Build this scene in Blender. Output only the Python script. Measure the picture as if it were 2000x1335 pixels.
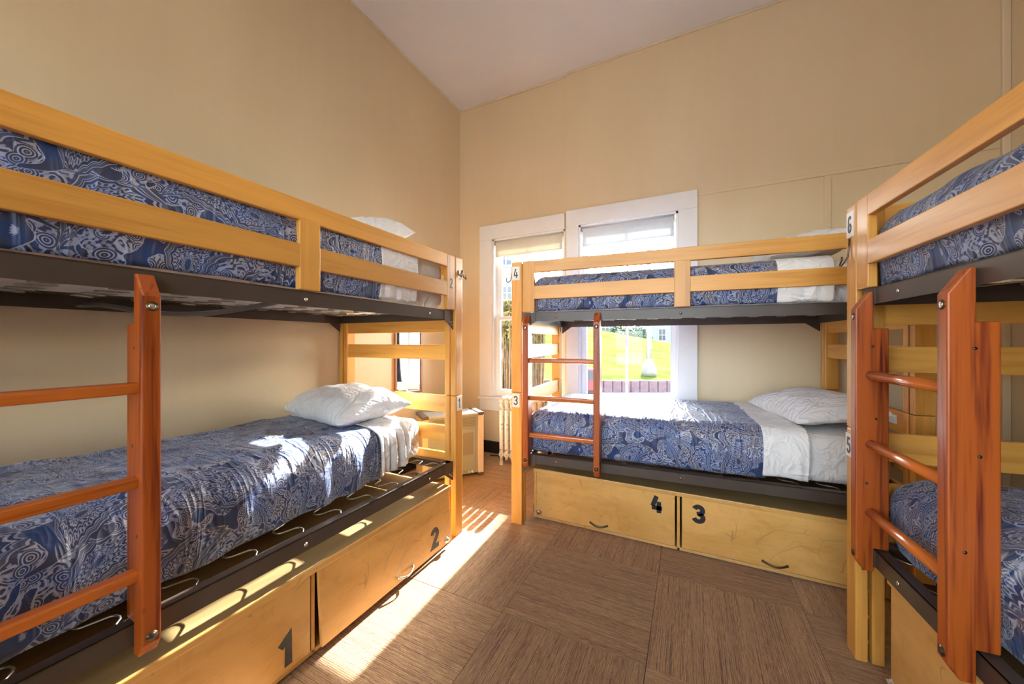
import bpy, math, random
from mathutils import Vector, Matrix, noise

for o in list(bpy.data.objects):
    bpy.data.objects.remove(o, do_unlink=True)
scene = bpy.context.scene
COL = scene.collection
random.seed(7)

# ------------------------------------------------------------------ camera
FPX = 703.2086                       # focal length in pixels of the 2000 px wide frame
YAW = math.radians(26.2671)
cam_data = bpy.data.cameras.new('camera')
cam_data.sensor_fit = 'HORIZONTAL'
cam_data.sensor_width = 36.0
cam_data.lens = FPX / 2000.0 * 36.0
cam_data.clip_start = 0.02
cam_data.clip_end = 400
cam = bpy.data.objects.new('camera', cam_data)
COL.objects.link(cam)
cam.location = (0, 0, 1.2)
cam.rotation_euler = (math.pi / 2, 0, YAW)
scene.camera = cam

# ------------------------------------------------------------------ world, sun, exposure
SUN_DIR = Vector((0.035, -1.0, -0.545)).normalized()      # the way the sunlight travels
world = bpy.data.worlds.new('sky')
scene.world = world
world.use_nodes = True
wt = world.node_tree
for n in list(wt.nodes):
    wt.nodes.remove(n)
sky = wt.nodes.new('ShaderNodeTexSky')
sky.sky_type = 'NISHITA'
sky.sun_disc = False
sky.sun_elevation = math.asin(-SUN_DIR.z)
sky.sun_rotation = math.atan2(-SUN_DIR.x, -SUN_DIR.y)
sky.air_density = 1.0
sky.dust_density = 2.0
bg = wt.nodes.new('ShaderNodeBackground')
bg.inputs['Strength'].default_value = 1.8
wo = wt.nodes.new('ShaderNodeOutputWorld')
# thin bright haze: part of the blue is washed out everywhere alike
bw = wt.nodes.new('ShaderNodeRGBToBW')
hz = wt.nodes.new('ShaderNodeMix')
hz.data_type = 'RGBA'
hz.inputs[0].default_value = 0.5
wt.links.new(sky.outputs[0], bw.inputs[0])
wt.links.new(sky.outputs[0], hz.inputs[6])
wt.links.new(bw.outputs[0], hz.inputs[7])
wt.links.new(hz.outputs[2], bg.inputs['Color'])
wt.links.new(bg.outputs[0], wo.inputs['Surface'])

sun_data = bpy.data.lights.new('sun', 'SUN')
sun_data.energy = 26.0
sun_data.angle = math.radians(0.6)
sun_data.color = (0.97, 0.98, 1.0)
sun = bpy.data.objects.new('sun', sun_data)
COL.objects.link(sun)
sun.rotation_euler = SUN_DIR.to_track_quat('-Z', 'Y').to_euler()
sun.location = (0, 20, 14)

scene.view_settings.view_transform = 'Standard'
scene.view_settings.look = 'None'
scene.view_settings.gamma = 1.0
scene.view_settings.use_curve_mapping = False
scene.view_settings.exposure = 0.74
scene.cycles.max_bounces = 4
scene.cycles.diffuse_bounces = 4
scene.cycles.glossy_bounces = 3
scene.cycles.transmission_bounces = 3
scene.cycles.transparent_max_bounces = 10
scene.cycles.caustics_reflective = False
scene.cycles.caustics_refractive = False
FILL_LAMP_WATTS = 14.0

# ------------------------------------------------------------------ node helpers
def new_mat(name):
    m = bpy.data.materials.new(name)
    m.use_nodes = True
    nt = m.node_tree
    for n in list(nt.nodes):
        nt.nodes.remove(n)
    out = nt.nodes.new('ShaderNodeOutputMaterial')
    bsdf = nt.nodes.new('ShaderNodeBsdfPrincipled')
    nt.links.new(bsdf.outputs[0], out.inputs['Surface'])
    return m, nt, bsdf

def put(nt, sock, v):
    if hasattr(v, 'is_linked') or isinstance(v, bpy.types.NodeSocket):
        nt.links.new(v, sock)
    elif isinstance(v, (tuple, list)) and len(v) == 3 and sock.type == 'RGBA':
        sock.default_value = (*v, 1)
    else:
        sock.default_value = v

def math_n(nt, op, a, b=0.0, c=0.0, clamp=False):
    n = nt.nodes.new('ShaderNodeMath')
    n.operation = op
    n.use_clamp = clamp
    put(nt, n.inputs[0], a); put(nt, n.inputs[1], b); put(nt, n.inputs[2], c)
    return n.outputs[0]

def vmath(nt, op, a, b=(0, 0, 0), scale=None):
    n = nt.nodes.new('ShaderNodeVectorMath')
    n.operation = op
    put(nt, n.inputs[0], a)
    if op == 'SCALE':
        put(nt, n.inputs['Scale'], scale)
    else:
        put(nt, n.inputs[1], b)
    return n.outputs['Value'] if op in ('LENGTH', 'DOT_PRODUCT', 'DISTANCE') else n.outputs[0]

def mixc(nt, fac, a, b, mode='MIX'):
    n = nt.nodes.new('ShaderNodeMix')
    n.data_type = 'RGBA'
    n.blend_type = mode
    put(nt, n.inputs[0], fac); put(nt, n.inputs[6], a); put(nt, n.inputs[7], b)
    return n.outputs[2]

def noise_n(nt, vec, scale, detail=2.0, rough=0.5, dist=0.0):
    n = nt.nodes.new('ShaderNodeTexNoise')
    put(nt, n.inputs['Vector'], vec)
    n.inputs['Scale'].default_value = scale
    n.inputs['Detail'].default_value = detail
    n.inputs['Roughness'].default_value = rough
    n.inputs['Distortion'].default_value = dist
    return n.outputs['Fac']

def ramp(nt, fac, stops):
    n = nt.nodes.new('ShaderNodeValToRGB')
    cr = n.color_ramp
    while len(cr.elements) < len(stops):
        cr.elements.new(0.5)
    for e, (p, c) in zip(cr.elements, stops):
        e.position = p
        e.color = (*c, 1) if len(c) == 3 else c
    put(nt, n.inputs[0], fac)
    return n.outputs[0]

def obj_coords(nt):
    return nt.nodes.new('ShaderNodeTexCoord').outputs['Object']

def scaled(nt, vec, s):
    return vmath(nt, 'MULTIPLY', vec, s)

def bump(nt, bsdf, height, strength=0.2, dist=0.01):
    b = nt.nodes.new('ShaderNodeBump')
    b.inputs['Strength'].default_value = strength
    b.inputs['Distance'].default_value = dist
    put(nt, b.inputs['Height'], height)
    nt.links.new(b.outputs[0], bsdf.inputs['Normal'])

def plain(name, col, rough=0.5, metal=0.0, var=0.06, scale=8.0, bump_s=0.0, bump_scale=60.0, coat=0.0):
    m, nt, b = new_mat(name)
    oc = obj_coords(nt)
    f = noise_n(nt, oc, scale, 3)
    lo = tuple(c * (1 - var) for c in col)
    hi = tuple(min(1, c * (1 + var)) for c in col)
    put(nt, b.inputs['Base Color'], ramp(nt, f, [(0.3, lo), (0.7, hi)]))
    b.inputs['Roughness'].default_value = rough
    b.inputs['Metallic'].default_value = metal
    b.inputs['Coat Weight'].default_value = coat
    if bump_s:
        bump(nt, b, noise_n(nt, oc, bump_scale, 3), bump_s, 0.004)
    return m

def wood(name, base, dark, axis, rough=0.3, coat=0.25, cross=16.0, along=1.1, contrast=1.0):
    m, nt, b = new_mat(name)
    oc = obj_coords(nt)
    info = nt.nodes.new('ShaderNodeObjectInfo')
    off = nt.nodes.new('ShaderNodeCombineXYZ')
    r5 = math_n(nt, 'MULTIPLY', info.outputs['Random'], 7.0)
    for k in range(3):
        nt.links.new(r5, off.inputs[k])
    s = [cross] * 3
    s[axis] = along
    v = vmath(nt, 'ADD', scaled(nt, oc, tuple(s)), off.outputs[0])
    g = noise_n(nt, v, 1.0, 3, 0.55, 0.8)
    s2 = [190.0] * 3
    s2[axis] = 6.0
    fine = noise_n(nt, scaled(nt, oc, tuple(s2)), 1.0, 2)
    fac = math_n(nt, 'ADD', math_n(nt, 'MULTIPLY', g, 0.8), math_n(nt, 'MULTIPLY', fine, 0.2))
    light = tuple(min(1, c * 1.12) for c in base)
    d = tuple(base[i] + (dark[i] - base[i]) * contrast for i in range(3))
    c = ramp(nt, fac, [(0.33, d), (0.5, base), (0.68, light)])
    tint = math_n(nt, 'ADD', 0.90, math_n(nt, 'MULTIPLY', info.outputs['Random'], 0.18))
    put(nt, b.inputs['Base Color'], vmath(nt, 'SCALE', c, scale=tint))
    b.inputs['Roughness'].default_value = rough
    b.inputs['Coat Weight'].default_value = coat
    b.inputs['Coat Roughness'].default_value = 0.18
    return m

M = {}
MAPLE, MAPLE_D = (0.72, 0.345, 0.066), (0.57, 0.24, 0.036)
for ax, nm in enumerate('xyz'):
    M['maple_' + nm] = wood('maple_' + nm, MAPLE, MAPLE_D, ax, 0.40, 0.07)
RED, RED_D = (0.38, 0.078, 0.007), (0.17, 0.022, 0.003)
M['red_z'] = wood('red_stain_z', RED, RED_D, 2, 0.40, 0.06, 38, 1.6, 1.25)
M['red_x'] = wood('red_stain_x', (0.56, 0.145, 0.018), RED, 0, 0.22, 0.5, 22, 1.0)
def knots(m, scale, thr, col):
    nt = m.node_tree
    b = [n for n in nt.nodes if n.type == 'BSDF_PRINCIPLED'][0]
    src = b.inputs['Base Color'].links[0].from_socket
    v = nt.nodes.new('ShaderNodeTexVoronoi')
    oc = obj_coords(nt)
    wob = vmath(nt, 'ADD', scaled(nt, oc, (1.0, 1.0, 0.62)), vmath(nt, 'SCALE', nt_noise_col(nt, oc, 30.0), scale=0.02))
    nt.links.new(wob, v.inputs['Vector'])
    v.inputs['Scale'].default_value = scale
    f = ramp(nt, v.outputs['Distance'], [(thr * .55, (1, 1, 1)), (thr, (0, 0, 0))])
    put(nt, b.inputs['Base Color'], mixc(nt, math_n(nt, 'MULTIPLY', f, .85), src, col))
def nt_noise_col(nt, vec, sc):
    n = nt.nodes.new('ShaderNodeTexNoise')
    nt.links.new(vec, n.inputs['Vector'])
    n.inputs['Scale'].default_value = sc
    return n.outputs['Color']
knots(M['red_z'], 5.0, .12, (0.05, 0.010, 0.004))
def plywood():
    m = wood('scuffed_plywood', (0.73, 0.405, 0.115), (0.62, 0.32, 0.075), 0, 0.36, 0.15, 6.0, 2.2, 0.9)
    nt = m.node_tree
    b = [n for n in nt.nodes if n.type == 'BSDF_PRINCIPLED'][0]
    src = b.inputs['Base Color'].links[0].from_socket
    oc = obj_coords(nt)
    wn = nt.nodes.new('ShaderNodeTexNoise')
    nt.links.new(oc, wn.inputs['Vector'])
    wn.inputs['Scale'].default_value = 3.0
    wv = vmath(nt, 'ADD', oc, vmath(nt, 'SCALE', wn.outputs['Color'], scale=0.5))
    v = nt.nodes.new('ShaderNodeTexVoronoi')
    v.feature = 'DISTANCE_TO_EDGE'
    nt.links.new(wv, v.inputs['Vector'])
    v.inputs['Scale'].default_value = 3.5
    line = math_n(nt, 'LESS_THAN', v.outputs['Distance'], 0.008)
    msk = math_n(nt, 'GREATER_THAN', noise_n(nt, oc, 4.0, 2), 0.56)
    blot = ramp(nt, noise_n(nt, oc, 9.0, 4, 0.6, 1.5), [(0.28, (0.88, 0.85, 0.80)), (0.5, (1, 1, 1)), (0.75, (1.0, 1.0, 1.0))])
    c = mixc(nt, 1.0, src, blot, 'MULTIPLY')
    c = mixc(nt, math_n(nt, 'MULTIPLY', math_n(nt, 'MULTIPLY', line, msk), 0.30), c, (0.10, 0.055, 0.03))
    put(nt, b.inputs['Base Color'], c)
    return m
M['ply_x'] = plywood()
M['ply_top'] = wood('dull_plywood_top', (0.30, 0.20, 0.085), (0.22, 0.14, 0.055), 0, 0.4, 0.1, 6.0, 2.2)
M['steel'] = plain('brown_painted_steel', (0.070, 0.050, 0.038), 0.38, 0.0, 0.15)
M['wire'] = plain('spring_wire', (0.38, 0.34, 0.30), 0.3, 0.9, 0.1)
M['chrome'] = plain('bright_metal', (0.75, 0.73, 0.70), 0.25, 1.0, 0.05)
M['bronze'] = plain('antique_bronze', (0.10, 0.07, 0.04), 0.35, 0.8, 0.15)
M['black_paint'] = plain('black_stencil_paint', (0.012, 0.012, 0.014), 0.55, 0, 0.2, 40)
M['grey_paint'] = plain('grey_stencil_paint', (0.055, 0.052, 0.05), 0.5, 0, 0.2, 40)
M['plate'] = plain('number_plate_white', (0.78, 0.76, 0.70), 0.4, 0, 0.04)
M['white_trim'] = plain('white_trim_paint', (0.80, 0.78, 0.76), 0.4, 0, 0.03, 4, 0.05, 30)
M['cream_trim'] = plain('cream_trim_paint', (0.74, 0.60, 0.41), 0.4, 0, 0.04, 4)
M['sash'] = plain('white_sash_paint', (0.82, 0.82, 0.82), 0.35, 0, 0.03, 4)
M['black_base'] = plain('black_baseboard', (0.012, 0.012, 0.014), 0.4, 0, 0.2)
M['ceiling'] = plain('ceiling_paint', (0.80, 0.76, 0.74), 0.7, 0, 0.03, 1.5, 0.06, 25)
M['mirror'] = plain('mirror_glass', (0.92, 0.94, 0.93), 0.015, 1.0, 0.0)
M['mirror_frame'] = wood('mirror_frame_wood', (0.30, 0.11, 0.04), (0.18, 0.06, 0.02), 2)
M['blind_cream'] = plain('cream_blind_cloth', (0.76, 0.70, 0.58), 0.8, 0, 0.03, 30)
M['blind_white'] = plain('white_blind_cloth', (0.74, 0.76, 0.78), 0.8, 0, 0.03, 30)
for _k in ('blind_cream', 'blind_white'):
    _nt = M[_k].node_tree
    _b = [n for n in _nt.nodes if n.type == 'BSDF_PRINCIPLED'][0]
    _o = [n for n in _nt.nodes if n.type == 'OUTPUT_MATERIAL'][0]
    _t = _nt.nodes.new('ShaderNodeBsdfTranslucent')
    _t.inputs[0].default_value = (.7, .66, .56, 1) if _k == 'blind_cream' else (.66, .70, .74, 1)
    _x = _nt.nodes.new('ShaderNodeMixShader')
    _x.inputs[0].default_value = .22
    _nt.links.new(_b.outputs[0], _x.inputs[1]); _nt.links.new(_t.outputs[0], _x.inputs[2])
    _nt.links.new(_x.outputs[0], _o.inputs['Surface'])
M['heater_body'] = plain('heater_grey_enamel', (0.36, 0.39, 0.36), 0.35, 0, 0.05)
M['heater_side'] = plain('heater_cream_side', (0.72, 0.62, 0.50), 0.45, 0, 0.05)
M['heater_dark'] = plain('heater_dark_trim', (0.12, 0.10, 0.09), 0.4, 0, 0.1)
M['heater_top'] = plain('heater_glossy_top', (0.55, 0.60, 0.62), 0.12, 0.2, 0.03)
M['heater_inset'] = plain('heater_inset_grey', (0.30, 0.28, 0.24), 0.45, 0, 0.05)
M['sticker'] = plain('sticker_blue_white', (0.55, 0.72, 0.78), 0.4, 0, 0.2, 90)
M['rubber'] = plain('black_rubber', (0.02, 0.02, 0.02), 0.6)
M['lamp_glass'] = None

def wall_mat():
    m, nt, b = new_mat('cream_wall_paint')
    oc = obj_coords(nt)
    f = noise_n(nt, scaled(nt, oc, (1, 1, 0.35)), 2.2, 2)
    brush = noise_n(nt, scaled(nt, oc, (22, 22, 1.6)), 1.0, 2)
    fac = math_n(nt, 'ADD', math_n(nt, 'MULTIPLY', f, 0.8), math_n(nt, 'MULTIPLY', brush, 0.2))
    put(nt, b.inputs['Base Color'], ramp(nt, fac, [(0.35, (0.71, 0.555, 0.345)), (0.65, (0.745, 0.59, 0.375))]))
    b.inputs['Roughness'].default_value = 0.42
    bump(nt, b, noise_n(nt, scaled(nt, oc, (1, 1, 0.6)), 45, 1), 0.14, 0.004)
    return m
M['wall'] = wall_mat()

def cloth_white(name, col):
    m, nt, b = new_mat(name)
    oc = obj_coords(nt)
    w0 = noise_n(nt, scaled(nt, oc, (6, 10, 6)), 1.0, 3, 0.5, 1.6)
    w = math_n(nt, 'SUBTRACT', 1.0, math_n(nt, 'MULTIPLY', math_n(nt, 'ABSOLUTE', math_n(nt, 'SUBTRACT', w0, 0.5)), 4.0), 0.0, True)
    fine = noise_n(nt, oc, 220, 2)
    put(nt, b.inputs['Base Color'], ramp(nt, w, [(0.0, col), (1.0, col)]))
    b.inputs['Roughness'].default_value = 0.85
    b.inputs['Sheen Weight'].default_value = 0.2
    bump(nt, b, math_n(nt, 'ADD', math_n(nt, 'POWER', w, 2.0), math_n(nt, 'MULTIPLY', fine, 0.05)), 0.55, 0.014)
    return m
M['linen'] = cloth_white('white_cotton', (0.80, 0.78, 0.76))
M['pillowcase'] = cloth_white('white_pillowcase', (0.84, 0.83, 0.83))

def paisley():
    m, nt, b = new_mat('blue_paisley_cotton')
    uv = nt.nodes.new('ShaderNodeUVMap').outputs[0]
    wn = nt.nodes.new('ShaderNodeTexNoise')
    nt.links.new(uv, wn.inputs['Vector'])
    wn.inputs['Scale'].default_value = 9.0
    wn.inputs['Detail'].default_value = 1.0
    warp = vmath(nt, 'SCALE', vmath(nt, 'SUBTRACT', wn.outputs['Color'], (0.5, 0.5, 0.5)), scale=0.045)
    c = vmath(nt, 'ADD', uv, warp)
    # large teardrops, one to a cell, each turned its own way
    S = 5.0
    v = nt.nodes.new('ShaderNodeTexVoronoi')
    v.voronoi_dimensions = '2D'
    nt.links.new(c, v.inputs['Vector'])
    v.inputs['Scale'].default_value = S
    v.inputs['Randomness'].default_value = 0.7
    loc = vmath(nt, 'SCALE', vmath(nt, 'SUBTRACT', c, v.outputs['Position']), scale=S)
    rot = nt.nodes.new('ShaderNodeVectorRotate')
    rot.rotation_type = 'Z_AXIS'
    nt.links.new(loc, rot.inputs['Vector'])
    sepc = nt.nodes.new('ShaderNodeSeparateColor')
    nt.links.new(v.outputs['Color'], sepc.inputs[0])
    nt.links.new(math_n(nt, 'MULTIPLY', sepc.outputs[0], 6.283), rot.inputs['Angle'])
    sx = nt.nodes.new('ShaderNodeSeparateXYZ')
    nt.links.new(rot.outputs[0], sx.inputs[0])
    x, y = sx.outputs[0], sx.outputs[1]
    xb = math_n(nt, 'ADD', x, math_n(nt, 'SUBTRACT', math_n(nt, 'MULTIPLY', math_n(nt, 'MULTIPLY', y, y), 1.05), 0.10))
    wd = math_n(nt, 'MAXIMUM', math_n(nt, 'SUBTRACT', 0.56, math_n(nt, 'MULTIPLY', y, 0.72)), 0.13)
    xs = math_n(nt, 'DIVIDE', xb, wd)
    d0 = math_n(nt, 'SQRT', math_n(nt, 'ADD', math_n(nt, 'MULTIPLY', xs, xs), math_n(nt, 'MULTIPLY', math_n(nt, 'MULTIPLY', y, y), 0.62)))
    ang = math_n(nt, 'ARCTAN2', y, xs)
    scal = math_n(nt, 'MULTIPLY', math_n(nt, 'ABSOLUTE', math_n(nt, 'SINE', math_n(nt, 'MULTIPLY', ang, 9.0))), 0.035)
    d = math_n(nt, 'ADD', d0, scal)
    bands = nt.nodes.new('ShaderNodeValToRGB')
    cr_ = bands.color_ramp
    cr_.interpolation = 'CONSTANT'
    stops = [(0.0, 0), (.095, 1), (.115, 0), (.135, 1), (.150, .0), (.20, 1), (.215, 0), (.245, .9), (.260, .5), (.305, .9), (.320, 0), (.365, 1), (.385, .0), (.405, .85), (.42, .15), (.475, 1), (.495, 0)]
    while len(cr_.elements) < len(stops):
        cr_.elements.new(.5)
    for e_, (p_, v_) in zip(cr_.elements, stops):
        e_.position = p_
        e_.color = (v_, v_, v_, 1)
    nt.links.new(d, bands.inputs[0])
    bead = math_n(nt, 'GREATER_THAN', math_n(nt, 'SINE', math_n(nt, 'MULTIPLY', ang, 36.0)), 0.0)
    inb = math_n(nt, 'MULTIPLY', math_n(nt, 'GREATER_THAN', d, 0.260), math_n(nt, 'LESS_THAN', d, 0.305))
    dots = nt.nodes.new('ShaderNodeTexVoronoi')
    dots.voronoi_dimensions = '2D'
    nt.links.new(c, dots.inputs['Vector'])
    dots.inputs['Scale'].default_value = 90.0
    dotm = math_n(nt, 'MULTIPLY', math_n(nt, 'LESS_THAN', dots.outputs['Distance'], 0.30), math_n(nt, 'MULTIPLY', math_n(nt, 'GREATER_THAN', d, 0.15), math_n(nt, 'LESS_THAN', d, 0.20)))
    ra = math_n(nt, 'ADD', math_n(nt, 'MULTIPLY', bands.outputs[0], math_n(nt, 'SUBTRACT', 1.0, inb)), math_n(nt, 'MULTIPLY', inb, bead))
    ra = math_n(nt, 'MAXIMUM', ra, dotm)
    # filigree: contour lines of a soft field, small ringed flowers, and solid comma shapes with an outline
    def thin(v, lo, hi):
        return ramp(nt, v, [(lo, (1, 1, 1)), (hi, (0, 0, 0))])
    nf = noise_n(nt, c, 24.0, 0.6, 0.4)
    cont = thin(math_n(nt, 'ABSOLUTE', math_n(nt, 'SINE', math_n(nt, 'MULTIPLY', nf, 30.0))), 0.46, 0.66)
    v2 = nt.nodes.new('ShaderNodeTexVoronoi')
    v2.voronoi_dimensions = '2D'
    nt.links.new(c, v2.inputs['Vector'])
    v2.inputs['Scale'].default_value = 21.0
    v2.inputs['Randomness'].default_value = 0.9
    dd = v2.outputs['Distance']
    flower = math_n(nt, 'LESS_THAN', dd, 0.36)
    frings = thin(math_n(nt, 'ABSOLUTE', math_n(nt, 'SINE', math_n(nt, 'MULTIPLY', dd, 26.0))), 0.48, 0.68)
    v3 = nt.nodes.new('ShaderNodeTexVoronoi')
    v3.voronoi_dimensions = '2D'
    nt.links.new(c, v3.inputs['Vector'])
    v3.inputs['Scale'].default_value = 85.0
    speck = thin(v3.outputs['Distance'], 0.28, 0.42)
    fill = math_n(nt, 'MAXIMUM', cont, math_n(nt, 'MULTIPLY', speck, 0.75))
    fill = math_n(nt, 'ADD', math_n(nt, 'MULTIPLY', fill, math_n(nt, 'SUBTRACT', 1.0, flower)), math_n(nt, 'MULTIPLY', frings, flower))
    nb = noise_n(nt, c, 10.5, 0.5, 0.4, 1.2)
    blob = math_n(nt, 'GREATER_THAN', nb, 0.625)
    rim = math_n(nt, 'LESS_THAN', math_n(nt, 'ABSOLUTE', math_n(nt, 'SUBTRACT', nb, 0.608)), 0.010)
    fill = math_n(nt, 'MAXIMUM', math_n(nt, 'MULTIPLY', fill, math_n(nt, 'SUBTRACT', 1.0, blob)), rim)
    inside = math_n(nt, 'LESS_THAN', d, 0.51)
    edge = math_n(nt, 'MULTIPLY', math_n(nt, 'GREATER_THAN', d, 0.50), math_n(nt, 'LESS_THAN', d, 0.55))
    pat = math_n(nt, 'ADD', math_n(nt, 'MULTIPLY', ra, inside), math_n(nt, 'MULTIPLY', fill, math_n(nt, 'SUBTRACT', 1.0, inside)))
    pat = math_n(nt, 'MULTIPLY', pat, math_n(nt, 'SUBTRACT', 1.0, math_n(nt, 'MULTIPLY', edge, 0.9)))
    tone = noise_n(nt, c, 7.0, 2.0)
    pale = ramp(nt, tone, [(0.35, (0.32, 0.38, 0.60)), (0.52, (0.46, 0.49, 0.64)), (0.66, (0.55, 0.52, 0.54))])
    ground = ramp(nt, noise_n(nt, c, 17.0, 1.0), [(0.40, (0.018, 0.050, 0.165)), (0.58, (0.032, 0.040, 0.090))])
    put(nt, b.inputs['Base Color'], mixc(nt, math_n(nt, 'MULTIPLY', pat, 0.80), ground, pale))
    b.inputs['Roughness'].default_value = 0.5
    b.inputs['Sheen Weight'].default_value = 0.28
    b.inputs['Sheen Tint'].default_value = (0.72, 0.82, 1.0, 1)  # blue tint puts reflected sky light into the sheen colour
    b.inputs['Sheen Roughness'].default_value = 0.4
    oc = obj_coords(nt)
    cr = noise_n(nt, scaled(nt, oc, (11, 11, 11)), 1.0, 2, 0.5, 1.0)
    fu = noise_n(nt, scaled(nt, uv, (17, 3.2, 1)), 1.0, 2, 0.5, 0.8)
    rid = math_n(nt, 'SUBTRACT', 1.0, math_n(nt, 'MULTIPLY', math_n(nt, 'ABSOLUTE', math_n(nt, 'SUBTRACT', fu, 0.5)), 5.0), 0.0, True)
    bump(nt, b, math_n(nt, 'ADD', cr, math_n(nt, 'MULTIPLY', math_n(nt, 'POWER', rid, 2.0), 0.55)), 0.5, 0.02)
    return m
M['paisley'] = paisley()

def carpet():
    m, nt, b = new_mat('striped_carpet_tile')
    oc = obj_coords(nt)
    info = nt.nodes.new('ShaderNodeObjectInfo')
    off = nt.nodes.new('ShaderNodeCombineXYZ')
    nt.links.new(math_n(nt, 'MULTIPLY', info.outputs['Random'], 53.0), off.inputs[0])
    nt.links.new(math_n(nt, 'MULTIPLY', info.outputs['Random'], 31.0), off.inputs[1])
    c = vmath(nt, 'ADD', oc, off.outputs[0])
    broad = noise_n(nt, scaled(nt, c, (1.6, 26, 1)), 1.0, 2, 0.5)
    line = noise_n(nt, scaled(nt, c, (22.0, 420, 1)), 1.0, 2, 0.6)
    tuft = noise_n(nt, scaled(nt, c, (300, 420, 1)), 1.0, 2, 0.7)
    fac = math_n(nt, 'ADD', math_n(nt, 'MULTIPLY', broad, 0.14), math_n(nt, 'ADD', math_n(nt, 'MULTIPLY', line, 0.42), math_n(nt, 'MULTIPLY', tuft, 0.44)))
    col = ramp(nt, fac, [(0.36, (0.145, 0.056, 0.026)), (0.46, (0.285, 0.150, 0.062)), (0.53, (0.40, 0.240, 0.105)), (0.64, (0.56, 0.38, 0.20))])
    # thin dark and maroon lines running along the tile
    l2 = noise_n(nt, scaled(nt, c, (2.6, 250, 1)), 1.0, 1, 0.5)
    mar = ramp(nt, l2, [(0.585, (0, 0, 0)), (0.64, (1, 1, 1))])
    brk = ramp(nt, noise_n(nt, scaled(nt, c, (28, 120, 1)), 1.0, 2), [(0.38, (0.25, 0.25, 0.25)), (0.55, (1, 1, 1))])
    col = mixc(nt, math_n(nt, 'MULTIPLY', math_n(nt, 'MULTIPLY', mar, brk), 0.72), col, (0.105, 0.022, 0.024))
    drk = ramp(nt, noise_n(nt, scaled(nt, c, (2.0, 230, 5)), 1.0, 1, 0.5), [(0.34, (1, 1, 1)), (0.40, (0, 0, 0))])
    col = mixc(nt, math_n(nt, 'MULTIPLY', drk, 0.5), col, (0.045, 0.024, 0.016))
    put(nt, b.inputs['Base Color'], vmath(nt, 'SCALE', col, scale=math_n(nt, 'ADD', 0.92, math_n(nt, 'MULTIPLY', info.outputs['Random'], 0.20))))
    b.inputs['Roughness'].default_value = 0.9
    b.inputs['Sheen Weight'].default_value = 0.15
    rib = math_n(nt, 'SINE', math_n(nt, 'MULTIPLY', nt_y(nt, oc), 900.0))
    bump(nt, b, math_n(nt, 'ADD', tuft, math_n(nt, 'MULTIPLY', rib, 0.15)), 0.5, 0.004)
    return m

def nt_y(nt, v):
    s = nt.nodes.new('ShaderNodeSeparateXYZ')
    nt.links.new(v, s.inputs[0])
    return s.outputs[1]
M['carpet'] = carpet()

def glass_pane():
    m = bpy.data.materials.new('window_glass')
    m.use_nodes = True
    nt = m.node_tree
    for n in list(nt.nodes):
        nt.nodes.remove(n)
    out = nt.nodes.new('ShaderNodeOutputMaterial')
    tr = nt.nodes.new('ShaderNodeBsdfTransparent')
    tr.inputs[0].default_value = (0.97, 0.985, 0.98, 1)
    gl = nt.nodes.new('ShaderNodeBsdfGlossy')
    gl.inputs['Roughness'].default_value = 0.02
    fr = nt.nodes.new('ShaderNodeFresnel')
    fr.inputs[0].default_value = 1.45
    mx = nt.nodes.new('ShaderNodeMixShader')
    nt.links.new(fr.outputs[0], mx.inputs[0])
    nt.links.new(tr.outputs[0], mx.inputs[1])
    nt.links.new(gl.outputs[0], mx.inputs[2])
    nt.links.new(mx.outputs[0], out.inputs['Surface'])
    return m
M['glass'] = glass_pane()

def radiator_mat():
    m, nt, b = new_mat('chipped_cream_radiator')
    oc = obj_coords(nt)
    chip = ramp(nt, noise_n(nt, oc, 28, 4, 0.65), [(0.58, (0, 0, 0)), (0.62, (1, 1, 1))])
    put(nt, b.inputs['Base Color'], mixc(nt, chip, (0.74, 0.66, 0.53), (0.34, 0.24, 0.16)))
    b.inputs['Roughness'].default_value = 0.5
    return m
M['radiator'] = radiator_mat()

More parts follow.
